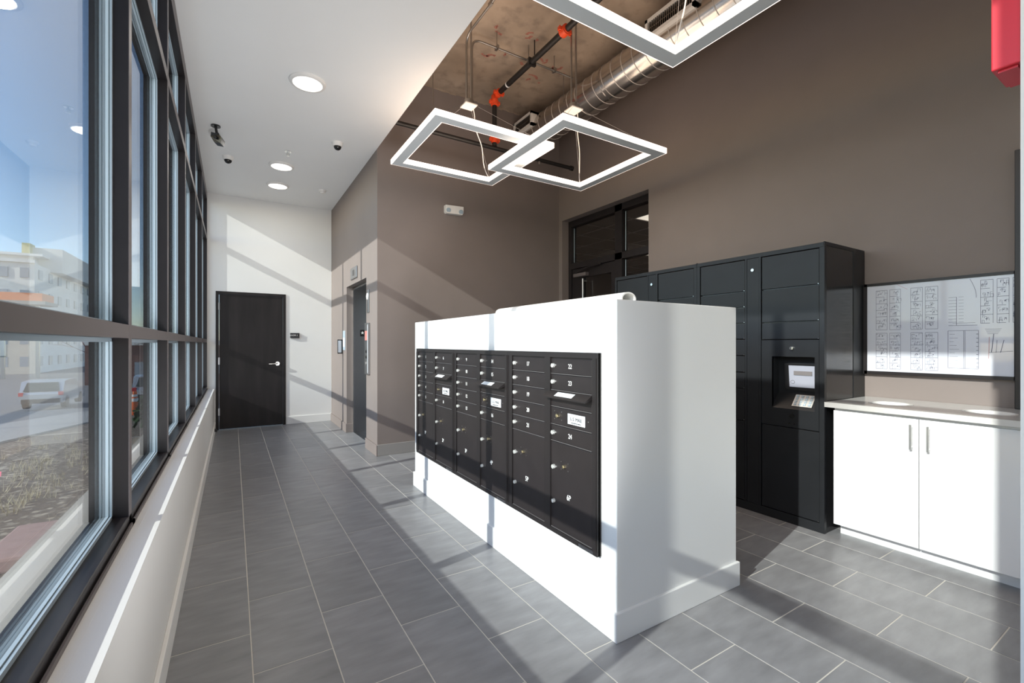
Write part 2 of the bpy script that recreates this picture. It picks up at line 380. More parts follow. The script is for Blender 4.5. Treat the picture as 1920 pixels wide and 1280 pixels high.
# room sign
sg = empty('room_sign', 'small black room sign with white lettering right of the wooden door', 'sign', loc=(.88, YF-.01, 1.47))
s0 = bx('sign_plate', 'dplastic', None, .812, .952, YF-.026, YF-.001, 1.432, 1.518, bev=.003)
s1 = text('ROOM 1', .034, (.862, YF-.0265, 1.478), '-Y', 'num', None)
for o in (s0, s1): o.parent = sg; o.matrix_parent_inverse = Matrix.Translation((-.88, -(YF-.01), -1.47))

# ---------------------------------------------------------------- helper for empties kept at base
def group_under(root, objs):
    L = root.location.copy()
    for o in objs:
        o.parent = root; o.matrix_parent_inverse = Matrix.Translation(-L)

# ---------------------------------------------------------------- lift
ev = empty('door_3', 'stainless steel lift doorway with recessed sliding doors', 'lift door', kind='structure', loc=(1.6, 6.52, 0))
ob = [MB().box(XE+.092, XE+.38, 7.085, 7.16, 0, 2.16).build('jamb', 'steel'), MB().box(XE+.092, XE+.38, 5.88, 5.955, 0, 2.16).build('jamb', 'steel'),
      MB().box(XE+.092, XE+.38, 5.88, 7.16, 2.16, 2.22).build('header', 'steel'),
      MB().box(XE+.088, XE+.098, 7.075, 7.16, 0, 2.17).box(XE+.088, XE+.098, 5.955, 7.16, 2.155, 2.17).build('edge_trim', 'chrome')]
dl = [bx('sliding_door', 'steel', None, XE+.34, XE+.37, 5.955, 6.518, .01, 2.16), bx('sliding_door', 'steel', None, XE+.34, XE+.37, 6.524, 7.085, .01, 2.16)]
pl = bx('floor_plate', 'dplastic', None, 1.655, 1.757, 7.079, 7.086, 1.452, 1.552)
sp = []
star = []
for k in range(10):
    a = PI/2+k*PI/5; rr = .026 if k % 2 == 0 else .0105
    star.append((1.688+math.cos(a)*rr, 7.0785, 1.505+math.sin(a)*rr))
st_ = MB().poly(star, (0, .0015, 0)).build('star', 'num')
tx = text('1', .075, (1.737, 7.0785, 1.507), '-Y', 'num', None, 'numeral')
bx_sill = bx('door_sill', 'steel', None, XE+.092, XE+.36, 5.955, 7.085, -.004, .004)
group_under(ev, ob+dl+[pl, st_, tx, bx_sill]); st_.parent = pl; tx.parent = pl; st_.matrix_parent_inverse = Matrix.Identity(4); tx.matrix_parent_inverse = Matrix.Identity(4)
def thing(name, label, cat, loc, objs, group=None):
    r = empty(name, label, cat, group=group, loc=loc); group_under(r, [o for o in objs if o.parent is None]); return r
thing('lift_indicator', 'square steel lift floor indicator above the lift opening', 'indicator', (XE, 6.59, 2.33), [
    MB().box(XE-.018, XE, 6.40, 6.78, 2.255, 2.415, bev=.005).build('indicator_plate', 'steel'),
    bx('display', 'dplastic', None, XE-.0195, XE-.012, 6.54, 6.64, 2.295, 2.375)])
thing('hall_lantern', 'narrow steel hall lantern high beside the lift opening', 'lantern', (XE, 5.82, 1.87), [
    MB().box(XE-.012, XE, 5.765, 5.865, 1.73, 2.02, bev=.003).build('lantern_plate', 'steel'),
    MB().sph((XE-.014, 5.815, 1.935), .03, .5, 1, 1.5).build('lantern_lens', 'plastic', smooth=True)])
csb = MB().box(XE-.03, XE, 5.735, 5.90, .95, 1.60, bev=.004).build('station_plate', 'steel')
cs = [csb, bx('fire_notice', 'notice', None, XE-.032, XE-.029, 5.765, 5.875, 1.38, 1.50)]
for z in (1.24, 1.17): cs.append(MB().cyl((XE-.029, 5.82, z), (XE-.037, 5.82, z), .018).build('call_button', 'dplastic', smooth=True))
cs.append(MB().cyl((XE-.029, 5.82, 1.09), (XE-.037, 5.82, 1.09), .02).build('key_switch', 'chrome', smooth=True))
cs.append(bx('pale_strip', 'label', None, XE-.034, XE-.028, 5.738, 5.750, .97, 1.58))  # plain pale strip along one edge of the plate
thing('lift_call_station', 'tall steel lift call station with red notice and round buttons', 'call station', (XE, 5.82, .95), cs)
thing('notice_frame', 'small black framed white notice projecting from lift wall', 'notice', (XE, 7.4, 1.18), [
    MB().box(XE-.075, XE, 7.40, 7.425, 1.184, 1.404).build('notice_border', 'dplastic'),
    bx('notice_sheet', 'label', None, XE-.068, XE-.018, 7.396, 7.401, 1.20, 1.388)])
thing('permit_holder', 'clear permit sleeve with white paper on the lift wall', 'permit', (XE, 7.28, 1.3), [
    MB().box(XE-.006, XE, 7.2, 7.36, 1.24, 1.54, bev=.002).build('sleeve', 'gasket'),
    bx('paper', 'label', None, XE-.008, XE-.005, 7.22, 7.34, 1.29, 1.43)])

# ---------------------------------------------------------------- storefront door in right wall
XS = 4.30
d2 = empty('door_2', 'dark bronze glazed storefront door with transom and sidelight', 'door', kind='structure', loc=(XS, 4.8, 0))
fr = MB()
for y0, y1 in ((5.27, 5.333), (4.24, 4.365), (3.687, 3.75)): fr.box(XS, XS+.10, y0, y1, 0, 3.165)
fr.box(XS, XS+.10, 3.75, 5.27, 3.08, 3.165).box(XS, XS+.10, 3.75, 5.27, 2.445, 2.53).box(XS, XS+.10, 3.75, 4.24, 0, .1)
obs = [fr.build('door_frame', 'bronzed')]
lf2 = MB().box(XS+.02, XS+.07, 5.02, 5.265, .01, 2.44).box(XS+.02, XS+.07, 4.37, 4.45, .01, 2.44).box(XS+.02, XS+.07, 4.45, 5.02, 2.30, 2.44).box(XS+.02, XS+.07, 4.45, 5.02, .01, .25).build('door_leaf', 'bronzed')
cl = MB().box(XS-.045, XS+.02, 4.90, 5.17, 2.31, 2.36, bev=.004).build('closer', 'bronze')
arm = MB().tube([(XS-.03, 5.12, 2.37), (XS-.05, 4.85, 2.42), (XS-.01, 4.62, 2.44)], .011).build('closer_arm', 'bronzed', smooth=True)
pb = MB().cyl((XS-.04, 4.96, 1.0), (XS-.04, 4.96, 2.27), .014).cyl((XS-.04, 4.96, 1.05), (XS+.03, 4.96, 1.05), .01).cyl((XS-.04, 4.96, 2.24), (XS+.03, 4.96, 2.24), .01).build('pull_bar', 'conduit', smooth=True)
p1 = bx('pane', 'pane2', None, XS+.042, XS+.048, 4.45, 5.02, .25, 2.30)
obs += [lf2, p1, bx('pane', 'pane2', None, XS+.047, XS+.053, 4.365, 5.27, 2.53, 3.08), bx('pane', 'pane2', None, XS+.047, XS+.053, 3.75, 4.24, 2.53, 3.08), bx('pane', 'pane2', None, XS+.047, XS+.053, 3.75, 4.24, .1, 2.445)]
tr_ = MB().box(XS+.04, XS+.044, 5.245, 5.255, 2.55, 3.06).box(XS+.04, XS+.044, 4.205, 4.215, 2.55, 3.06).box(XS+.04, XS+.044, 4.205, 4.215, .2, 2.43).build('glazing_bead', 'gasket')
obs.append(tr_)
group_under(d2, obs+[cl, arm, pb])
for o in (cl, arm, pb): o.parent = lf2; o.matrix_parent_inverse = Matrix.Identity(4)
area('office_fill', (6.4, 6.0, 3.1), (6.4, 6.0, 0), .6, 1.2, 28, (1, .9, .78))  # added fill lamp, brightens the office behind the glass
# room beyond
rb = MB().box(XR+.25, 9.2, 2.2, 2.3, 0, 3.3).box(XR+.25, 9.2, 8.9, 9.0, 0, 3.3).box(9.2, 9.3, 2.2, 9.0, 0, 3.3).box(XR+.24, XR+.26, 5.7, 9, 0, 3.3).box(XR+.25, 9.2, 2.2, 9.0, -.1, -.01)
tag(rb.build('wall_beyond', 'brown'), 'dim walls of the office beyond the glazed door', 'wall', kind='structure')
cg = empty('ceiling', 'dropped grid ceiling of the office beyond the glazed door', 'ceiling', kind='structure', loc=(6.5, 5, 3.2))
ctm = None; parts = []
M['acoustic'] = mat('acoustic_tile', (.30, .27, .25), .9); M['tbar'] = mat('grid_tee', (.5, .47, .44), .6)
for i in range(8):
    for j in range(11):
        x0 = XR+.28+i*.61; y0 = 2.3+j*.61
        if (i, j) in ((1, 3), (4, 6)): parts.append(bx('troffer', 'troffer', None, x0+.01, x0+.6, y0+.01, y0+.6, 3.20, 3.24)); continue
        if ctm is None:
            o = bx('ceiling_tile', 'acoustic', None, 0, .585, 0, .585, 0, .02); ctm = o.data
        else: o = bpy.data.objects.new('ceiling_tile', ctm); COL.objects.link(o)
        o.location = (x0+.0125, y0+.0125, 3.20); parts.append(o)
gb = MB()
for i in range(9): gb.box(XR+.26+i*.61, XR+.284+i*.61, 2.3, 9, 3.19, 3.2)
for j in range(12): gb.box(XR+.26, 9.2, 2.288+j*.61, 2.312+j*.61, 3.189, 3.2)
gb.box(XR+.25, 9.2, 2.2, 9, 3.25, 3.3)
parts.append(gb.build('grid_tee', 'tbar')); group_under(cg, parts)

# ---------------------------------------------------------------- mail counter
K0, K1, KY0, KY1, KH = 1.465, 2.375, 1.475, 4.11, 1.537
kb = MB().box(K0, K1, KY0, KY1, 0, KH)
kr = thing('mail_counter', 'chest high white mail counter standing in the middle of the tiled floor', 'counter', (1.92, 2.8, 0), [
    MB().box(K0, K1, KY0, KY1, 0, KH, bev=.004).build('counter_body', 'kiosk'),
    MB().box(K0-.014, K1+.014, KY0-.014, KY1+.014, 0, .13, bev=.003).build('plinth_board', 'kiosk')])
# mailbox units
def lock(y, z, r=.012, m='lock', bump=True):
    b = MB().cyl((K0-.021, y, z), (K0-.034, y, z), r, r*.9, n=14)
    b.cyl((K0-.034, y, z), (K0-.036, y, z), r*.55, n=10)
    if bump: b.box(K0-.038, K0-.021, y-r*1.9, y-r*.6, z-.001, z+.007, bev=.001)
    return b.build('lock', m, smooth=True)
XF = K0-.021
def mbox_unit(s, w, n_left, n_right, lp, rp, labelpos):
    u = empty('mailbox_unit', 'dark bronze mailbox unit, ' + labelpos, 'mailbox', group=None, loc=(K0, s+w/2, .344))
    kids = []
    z0, z1 = .344, 1.293
    c = [(s+.037, s+.037+.331), (s+.417, s+w-.05)]
    f = MB()
    f.box(K0-.018, K0+.0, s, s+w, z0, z1)            # back plate
    for ya, yb in ((s, s+.035), (s+.370, s+.415), (s+w-.048, s+w)): f.box(K0-.027, K0-.01, ya, yb, z0+.02, z1-.025)
    f.box(K0-.0275, K0-.01, s, s+w, 1.266, z1).box(K0-.0275, K0-.01, s, s+w, z0, .366)
    f.box(K0-.031, K0-.02, s+.004, s+.009, z0+.022, z1-.028).box(K0-.031, K0-.02, s+w-.012, s+w-.007, z0+.022, z1-.028).box(K0-.031, K0-.02, s+.36, s+.366, z0+.022, z1-.028)
    kids.append(f.build('unit_frame', 'mailedge'))
    def door(ya, yb, za, zb, num=None, parcel=False, blank=False):
        g = .0030
        d = MB().box(XF-.001, K0-.008, ya+g, yb-g, za+g, zb-g, bev=.0028).build('parcel_door' if parcel else 'door', 'mail'); kids.append(d)
        lp_ = MB().box(XF-.004, K0-.008, ya+g, yb-g, za+.0006, za+.0030).build('door_glint', 'lip_glint'); lp_.parent = d  # thin bright strip standing in for the edge highlight
        sub = []
        if num and not parcel:
            sub += [lock(yb-.028, (za+zb)/2+.002), text(num, .034, (XF-.0022, (ya+yb)/2-.0, (za+zb)/2), '-X', 'num', None, 'number', sx=.85)]
        if parcel:
            sub += [lock(yb-.032, .69), lock(yb-.122, .708, .010, 'brass', False), lock(yb-.032, .51, .011, 'lock', False),
                    text(num, .040, (XF-.0022, (ya+yb)/2+.01, .556), '-X', 'num', None, 'number', sx=.8)]
            pin = MB()
            for dy, dz in ((.028, .02), (.028, -.018), (-.028, .02), (-.028, -.018)): pin.cyl((XF, yb-.122+dy, .708+dz), (XF-.003, yb-.122+dy, .708+dz), .003, n=8)
            sub.append(pin.build('rivets', 'chrome', kind='stuff'))
        for q in sub: q.parent = d
        return d
    # left column in view (higher y)
    zz = [1.262, 1.178, 1.090, 1.000, .911, .824]
    for k in range(5): door(c[1][0], c[1][1], zz[k+1], zz[k], n_left[k])
    door(c[1][0], c[1][1], .368, .824, lp, parcel=True)
    # right column in view
    door(c[0][0], c[0][1], 1.178, 1.262, n_right[0]); door(c[0][0], c[0][1], 1.092, 1.178, n_right[1])
    o = MB().poly([(XF-.002, c[0][0], 1.092), (XF-.048, c[0][0], 1.062), (XF-.048, c[0][0], 1.056), (XF-.002, c[0][0], 1.072)], (0, c[0][1]-c[0][0]+.012, 0)).build('outgoing_mail_hood', 'mailedge'); kids.append(o)
    lb = MB().poly([(XF-.014, c[0][0]+.11, 1.0862), (XF-.040, c[0][0]+.11, 1.0692), (XF-.0395, c[0][0]+.11, 1.0685), (XF-.0135, c[0][0]+.11, 1.0855)], (0, .14, 0)).build('hood_label', 'label'); lb.parent = o
    door(c[0][0], c[0][1], 1.006, 1.071)
    md = door(c[0][0], c[0][1], .912, 1.004)
    pt = bx('plate', 'label', None, XF-.0035, XF-.0005, c[0][0]+.052, c[0][0]+.182, .932, .984); pt.parent = md
    t = text('U.S. MAIL', .024, (XF-.0042, c[0][0]+.117, .959), '-X', 'dplastic', None, 'lettering', sx=.95); t.parent = md
    t = text('AUTHORIZED SERVICE', .0075, (XF-.0042, c[0][0]+.117, .940), '-X', 'dplastic', None, 'lettering'); t.parent = md
    lk = lock(c[0][1]-.068, .962, .011, 'brass', False); lk.parent = md
    pin = MB()
    for dy, dz in ((.03, .022), (.03, -.02), (-.03, .022), (-.03, -.02), (-.235, 0)): pin.cyl((XF, c[0][1]-.068+dy, .962+dz), (XF-.003, c[0][1]-.068+dy, .962+dz), .003, n=8)
    pin = pin.build('rivets', 'chrome', kind='stuff'); pin.parent = md
    door(c[0][0], c[0][1], .825, .910, n_right[2])
    door(c[0][0], c[0][1], .368, .823, rp, parcel=True)
    kids.append(bx('sticker', 'steel', None, K0-.030, K0-.027, s+.025, s+.13, .3465, .3615))
    group_under(u, kids)
    return u
mbox_unit(1.574, .800, ['17', '18', '19', '20', '21'], ['22', '23', '24'], '5P', '6P', 'nearest of three on the counter, doors 17 to 24')
mbox_unit(2.376, .800, ['9', '10', '11', '12', '13'], ['14', '15', '16'], '3P', '4P', 'middle of three, doors 9 to 16')
mbox_unit(3.178, .822, ['1', '2', '3', '4', '5'], ['6', '7', '8'], '1P', '2P', 'farthest of three, doors 1 to 8')
# rolled white sheet on the counter
sh = MB(); pts = []
N = 26
for k in range(N+1):
    a = -.30*PI + k/N*1.55*PI; r_ = .050 + .004*k/N
    pts.append((1.715+math.cos(a)*r_, KH+.027+math.sin(a)*r_*.68))
inner = [(1.715+(x-1.715)*.84, KH+.027+(z-KH-.027)*.80) for x, z in pts]
ya, yb = 1.64, 2.92
va = [[sh.bm.verts.new((x, y, max(z, KH+.001))) for x, z in pts] for y in (ya, yb)]
vb = [[sh.bm.verts.new((x, y, max(z, KH+.004))) for x, z in inner] for y in (ya, yb)]
for k in range(N):
    sh.bm.faces.new((va[0][k], va[0][k+1], va[1][k+1], va[1][k])); sh.bm.faces.new((vb[0][k], vb[1][k], vb[1][k+1], vb[0][k+1]))
    for e in (0, 1): sh.bm.faces.new((va[e][k], vb[e][k], vb[e][k+1], va[e][k+1]))
for k in (0, N): sh.bm.faces.new((va[0][k], va[1][k], vb[1][k], vb[0][k]))
tag(sh.build('rolled_sheet', 'vinyl', smooth=True), 'white rolled sheet lying along the top of the mail counter', 'roll')

# ---------------------------------------------------------------- parcel lockers
LX = 3.53
def locker(y0, y1, label, cols, strip, kiosk_col=None):
    r = empty('parcel_locker', label, 'locker', loc=((LX+XR)/2, (y0+y1)/2, 0)); kids = []
    b = MB().box(LX+.135, XR-.012, y0+.002, y1-.002, 0.0, 2.045).box(LX+.0305, LX+.135, y1-.01, y1-.002, 0, 2.045).box(LX+.0305, LX+.135, y0+.002, y0+.01, 0, 2.045).box(LX+.0305, LX+.135, y0+.01, y1-.01, 2.03, 2.045).box(LX+.02, LX+.135, y0+.01, y1-.01, 1.28, 2.015).box(LX+.02, LX+.135, y0+.01, y1-.01, 0, .83)
    b.box(LX+.02, LX+.135, 1.99 if y0 < 2 else y0+.01, y1-.01, .83, 1.28)
    kids.append(b.build('cabinet_body', 'blackgloss'))
    f = MB().box(LX, LX+.03, y0, y1, 2.018, 2.052, bev=.002).box(LX, LX+.03, y0, y1, 0, .066)
    cuts = sorted([c[0] for c in cols]+[c[1] for c in cols]+list(strip))
    edges = [y0]+cuts+[y1]
    for k in range(0, len(edges)-1, 2):
        if edges[k+1]-edges[k] > .004: f.box(LX, LX+.03, edges[k], edges[k+1], .066, 2.018)
    f.box(LX-.0, XR-.012, y0-.001, y0+.006, 2.03, 2.056).box(LX+.45, XR-.012, y0-.0015, y0+.004, 0, 2.03)
    kids.append(f.build('front_frame', 'black'))
    for ci, (ya, yb, zs) in enumerate(cols):
        for zt, zb, nm in zs:
            if nm == 'k':
                # screen panel with a recess
                p = MB().box(LX+.003, LX+.02, ya+.004, 1.604, zb+.003, zt-.003).box(LX+.003, LX+.02, 1.903, yb-.004, zb+.003, zt-.003)
                p.box(LX+.003, LX+.02, 1.604, 1.903, 1.24, zt-.003).box(LX+.003, LX+.02, 1.604, 1.903, zb+.003, .850)
                p.box(LX+.0025, LX+.12, 1.600, 1.604, .85, 1.24).box(LX+.0025, LX+.12, 1.903, 1.907, .85, 1.24).box(LX+.0025, LX+.12, 1.6, 1.907, 1.24, 1.244)
                p.poly([(LX+.004, 1.604, .850), (LX+.10, 1.604, .962), (LX+.10, 1.604, .940), (LX+.01, 1.604, .84)], (0, .299, 0))
                p.box(LX+.10, LX+.125, 1.604, 1.903, .94, 1.244)
                p = p.build('control_panel', 'black'); kids.append(p)
                s_ = MB().poly([(LX+.072, 1.615, 1.185), (LX+.072, 1.850, 1.185), (LX+.088, 1.850, .985), (LX+.088, 1.615, .985)], (.012, 0, 0)).build('screen_bezel', 'dplastic'); s_.parent = p
                s_ = MB().poly([(LX+.069, 1.618, 1.172), (LX+.069, 1.815, 1.172), (LX+.084, 1.815, 1.010), (LX+.084, 1.618, 1.010)], (.003, 0, 0)).build('screen', 'screen'); s_.parent = p
                q_ = bx('screen_field', 'screenbar', None, LX+.0685, LX+.0725, 1.652, 1.778, 1.102, 1.132); q_.parent = p
                q_ = MB().tube([(LX+.078+.0, 1.79+math.cos(a)*.014, 1.048+math.sin(a)*.012) for a in [k*PI/8 for k in range(17)]], .0012, 4).build('screen_mark', 'screenbar'); q_.parent = p
                sl = MB().poly([(LX+.020, 1.632, .8725), (LX+.020, 1.768, .8725), (LX+.088, 1.768, .952), (LX+.088, 1.632, .952)], (-.003, 0, .0025)).build('keypad', 'keypad'); sl.parent = p
                ky = MB()
                for a in range(4):
                    for bb in range(4):
                        t = .15+a*.23; cx_ = LX+.018+t*.068; cz_ = .877+t*.0795
                        cy_ = 1.65+bb*.033
                        ky.poly([(cx_-.006, cy_-.008, cz_-.007), (cx_-.006, cy_+.008, cz_-.007), (cx_+.004, cy_+.008, cz_+.005), (cx_+.004, cy_-.008, cz_+.005)], (-.003, 0, .0025))
                ky = ky.build('keys', 'gasket'); ky.parent = p
                l_ = MB().cyl((LX+.004, 1.757, 1.303), (LX-.012, 1.757, 1.303), .012, n=14).box(LX-.016, LX-.008, 1.750, 1.754, 1.293, 1.313).build('lock', 'chrome', smooth=True); l_.parent = p
                l_ = MB().cyl((LX+.004, 1.757, .80), (LX, 1.757, .80), .017, n=18).cyl((LX+.004, 1.775, .744), (LX-.001, 1.775, .744), .005).cyl((LX+.004, 1.74, .744), (LX-.001, 1.74, .744), .005).build('reader', 'domeb', smooth=True); l_.parent = p
                continue
            d = MB().box(LX+.003, LX+.018, ya+.004, yb-.007, zb+.0045, zt-.0045, bev=.0012).build('locker_door', 'black'); kids.append(d)
            n_ = MB().box(LX+.0, LX+.004, ya+.005, ya+.010, zb+.005, zb+.009).build('latch_tab', 'chrome'); n_.parent = d
    ya, yb = strip
    st = MB().box(LX+.002, LX+.018, ya+.002, yb-.002, .068, 2.016).build('service_panel', 'black'); kids.append(st)
    l_ = MB().cyl((LX+.003, (ya+yb)/2, 1.923), (LX-.010, (ya+yb)/2, 1.923), .012, n=14).build('lock', 'chrome', smooth=True); l_.parent = st
    group_under(r, kids); return r
rows = [2.017, 1.759, 1.631, 1.503, 1.373, 1.239, 1.104, .971, .711, .068]
c_small = [(rows[k], rows[k+1], '') for k in range(9)]
locker(1.540, 2.562, 'tall black parcel locker with touchscreen and keypad beside the white cabinet', [
    (1.572, 1.988, [(2.017, 1.757, ''), (1.757, 1.500, ''), (1.500, 1.367, ''), (1.367, .712, 'k'), (.712, .068, '')]), (2.118, 2.532, c_small)], (2.003, 2.102))
locker(2.564, 3.580, 'tall black parcel locker without a screen beside the dark glazed door', [
    (2.595, 3.003, c_small), (3.135, 3.555, [(2.017, 1.373, ''), (1.373, .711, ''), (.711, .068, '')])], (3.025, 3.118))

# ---------------------------------------------------------------- base cabinet + worktop
CX = 3.546
kids = [MB().box(CX+.022, XR-.01, .36, 1.492, .092, .890).build('carcass', 'cab'), bx('toe_kick', 'cab', None, 3.655, XR-.01, .36, 1.492, 0, .095)]
for i, (y0, y1, hy) in enumerate(((1.034, 1.490, 1.064), (.575, 1.030, .983), (.36, .571, .42))):
    d = MB().box(CX, CX+.021, y0, y1, .090, .876, bev=.001).build('door', 'cab')
    h = MB().box(CX-.034, CX-.026, hy-.006, hy+.006, .690, .842, bev=.001).cyl((CX, hy, .705), (CX-.028, hy, .705), .0045, n=10).cyl((CX, hy, .827), (CX-.028, hy, .827), .0045, n=10).build('handle', 'chrome'); h.parent = d
    kids.append(d)
thing('base_cabinet', 'white two door base cabinet with slim bar handles below the plan board', 'cabinet', (3.86, .93, 0), kids)
# worktop with two round openings
cu = bpy.data.curves.new('worktop', 'CURVE'); cu.dimensions = '2D'; cu.fill_mode = 'BOTH'; cu.extrude = .017; cu.resolution_u = 1
def loop(pts):
    s_ = cu.splines.new('POLY'); s_.points.add(len(pts)-1)
    for q, (x, y) in zip(s_.points, pts): q.co = (x, y, 0, 1)
    s_.use_cyclic_u = True
loop([(3.512, .36), (XR-.004, .36), (XR-.004, 1.533), (3.512, 1.533)])
for hy in (1.255, .785): loop([(3.80+math.cos(k*PI/20)*.118, hy+math.sin(k*PI/20)*.118) for k in range(40)])
to = bpy.data.objects.new('t', cu); COL.objects.link(to)
dg = bpy.context.evaluated_depsgraph_get(); dg.update()
me = bpy.data.meshes.new_from_object(to.evaluated_get(dg)); bpy.data.objects.remove(to); me.name = 'worktop'
me.materials.clear(); me.materials.append(M['counter'])
wt = bpy.data.objects.new('worktop', me); COL.objects.link(wt); wt.location = (0, 0, .913)
tag(wt, 'pale worktop with two round waste openings on the white cabinet', 'worktop')
for i, hy in enumerate((1.255, .785)):
    b = MB(); n = 40; ri, ro = .104, .117
    ring = lambda r, z: [b.bm.verts.new((3.80+math.cos(2*PI*k/n)*r, hy+math.sin(2*PI*k/n)*r, z)) for k in range(n)]
    A, B, C_, D = ring(ro, .9315), ring(ri, .9315), ring(ri, .893), ring(ro, .893)
    for k in range(n):
        j = (k+1) % n
        for p, q in ((A, B), (B, C_), (C_, D), (D, A)): b.bm.faces.new((p[k], p[j], q[j], q[k]))
    tag(b.build('waste_ring', 'plastic', smooth=True), 'white waste opening ring set in the worktop, ' + ('nearer the parcel locker' if i == 0 else 'nearer the right edge of the photo'), 'ring')
# ---------------------------------------------------------------- plan board
PX = XR-.03
kids = [MB().box(PX, XR-.001, .747, 1.53, 1.115, 1.785).build('board_back', 'bronzed')]
f = MB().box(PX-.012, PX+.01, .747, 1.53, 1.107, 1.130).box(PX-.012, PX+.01, .747, 1.53, 1.772, 1.792).box(PX-.012, PX+.01, 1.512, 1.536, 1.107, 1.792)
kids.append(f.build('board_frame', 'bronzed'))
kids.append(bx('plan_sheet', 'board', None, PX-.004, PX, .747, 1.512, 1.13, 1.772))
ik = MB(); ir = MB(); xx = PX-.0046
def ln(y0, z0, y1, z1, w=.0015, B=None):
    B = B or ik; d = Vector((0, y1-y0, z1-z0)); 
    if d.length < 1e-5: return
    n = Vector((0, -d.z, d.y)).normalized()*w/2; a = Vector((xx, y0, z0)); c = Vector((xx, y1, z1))
    vs = [B.bm.verts.new(p) for p in (a+n, c+n, c-n, a-n)]; B.bm.faces.new(vs)
rnd = random.Random(3)
def block(yl, zt, zb, w, rows_, side):
    # a strip of apartment units: outer wall, party walls, small rooms
    ln(yl, zt, yl, zb); ln(yl-w, zt, yl-w, zb, .0016); h = (zt-zb)/rows_
    for k in range(rows_+1): ln(yl, zt-k*h, yl-w*(.75 if k % 2 else 1), zt-k*h, .0022)
    for k in range(rows_):
        z = zt-k*h
        for q in range(5):
            a = yl-w*rnd.uniform(.05, .8); c = z-h*rnd.uniform(.1, .8); l_ = w*rnd.uniform(.08, .3); v_ = h*rnd.uniform(.15, .4)
            ln(a, c, a-l_, c, .0014); ln(a, c, a, c-v_, .0014)
            if rnd.random() < .6: ln(a-l_, c, a-l_, c-v_, .0012)
        a = yl-w*rnd.uniform(.4, .7); z2 = z-h*.5
        ln(a, z2, a-.006, z2, .005)
B_ = 1.512
for (zt, zb) in ((1.735, 1.44), (1.415, 1.15)):
    for y_, w in ((1.457, .068), (1.373, .063), (1.251, .064), (1.171, .066)): block(y_, zt, zb, w, 6, 0)
for y_, w in ((.895, .057), (.820, .052), (.7515, .02)): block(y_, 1.75, 1.47, w, 5, 0)
ln(1.01, 1.65, 1.01, 1.46, .002)
for k in range(9): ln(1.05, 1.65-k*.021, 1.01, 1.65-k*.021); ln(1.0, 1.65-k*.021, .975, 1.65-k*.021, .0012)
ln(1.05, 1.459, .91, 1.459, .002); ln(1.03, 1.475, .92, 1.475, .0014)
for y_ in (1.052, .975, .968, .905): ln(y_, 1.424, y_, 1.172, .0018)
for z_ in (1.424, 1.172): ln(1.052, z_, .905, z_, .0018)
for k in range(9): ln(1.045, 1.40-k*.025, 1.045-rnd.uniform(.02, .05), 1.40-k*.025, .0013); ln(.915, 1.40-k*.027, .905, 1.40-k*.027, .003)
for k in range(5): ln(.875-.003*k, 1.432-.008*k, .80+.004*k, 1.432-.008*k, .0014)
for k in range(14):
    a = k/13*PI*.5; ln(.945-.03*math.sin(a), 1.765-.075*a, .945-.03*math.sin(a+.12), 1.765-.075*(a+.12), .002)
ln(.835, 1.40, .845, 1.28, .003); ln(.855, 1.38, .858, 1.24, .002, ir); ln(.856, 1.28, .75, 1.29, .002); ln(.79, 1.36, .805, 1.28, .0025); ln(.82, 1.36, .825, 1.28, .0015)
ln(1.33, 1.77, 1.27, 1.73, .0015, ir)
M['ink'].node_tree.nodes['Principled BSDF'].inputs['Roughness'].default_value = .6
kids.append(ik.build('plan_drawing', 'ink')); kids.append(ir.build('plan_redlines', 'inkr'))
thing('plan_board', 'wide dark framed site plan board hung above the white worktop', 'board', (XR, .87, 1.1), kids)
# dark upright frame at the right, standing on worktop
tag(MB().box(XR-.05, XR-.014, .585, .742, .931, 2.537, bev=.003).build('dark_upright', 'bronzed'), 'dark upright panel standing on the worktop at the right edge', 'panel')
# red alarm box on stub wall
thing('alarm_box', 'red alarm box high on the white wall end at top right', 'alarm', (2.0, .37, 2.15), [
    MB().box(1.945, 2.11, .338, .398, 2.155, 2.45, bev=.004).build('alarm_housing', 'red'),
    MB().box(1.958, 2.10, .345, .386, 2.148, 2.156).build('alarm_grille', 'red')])

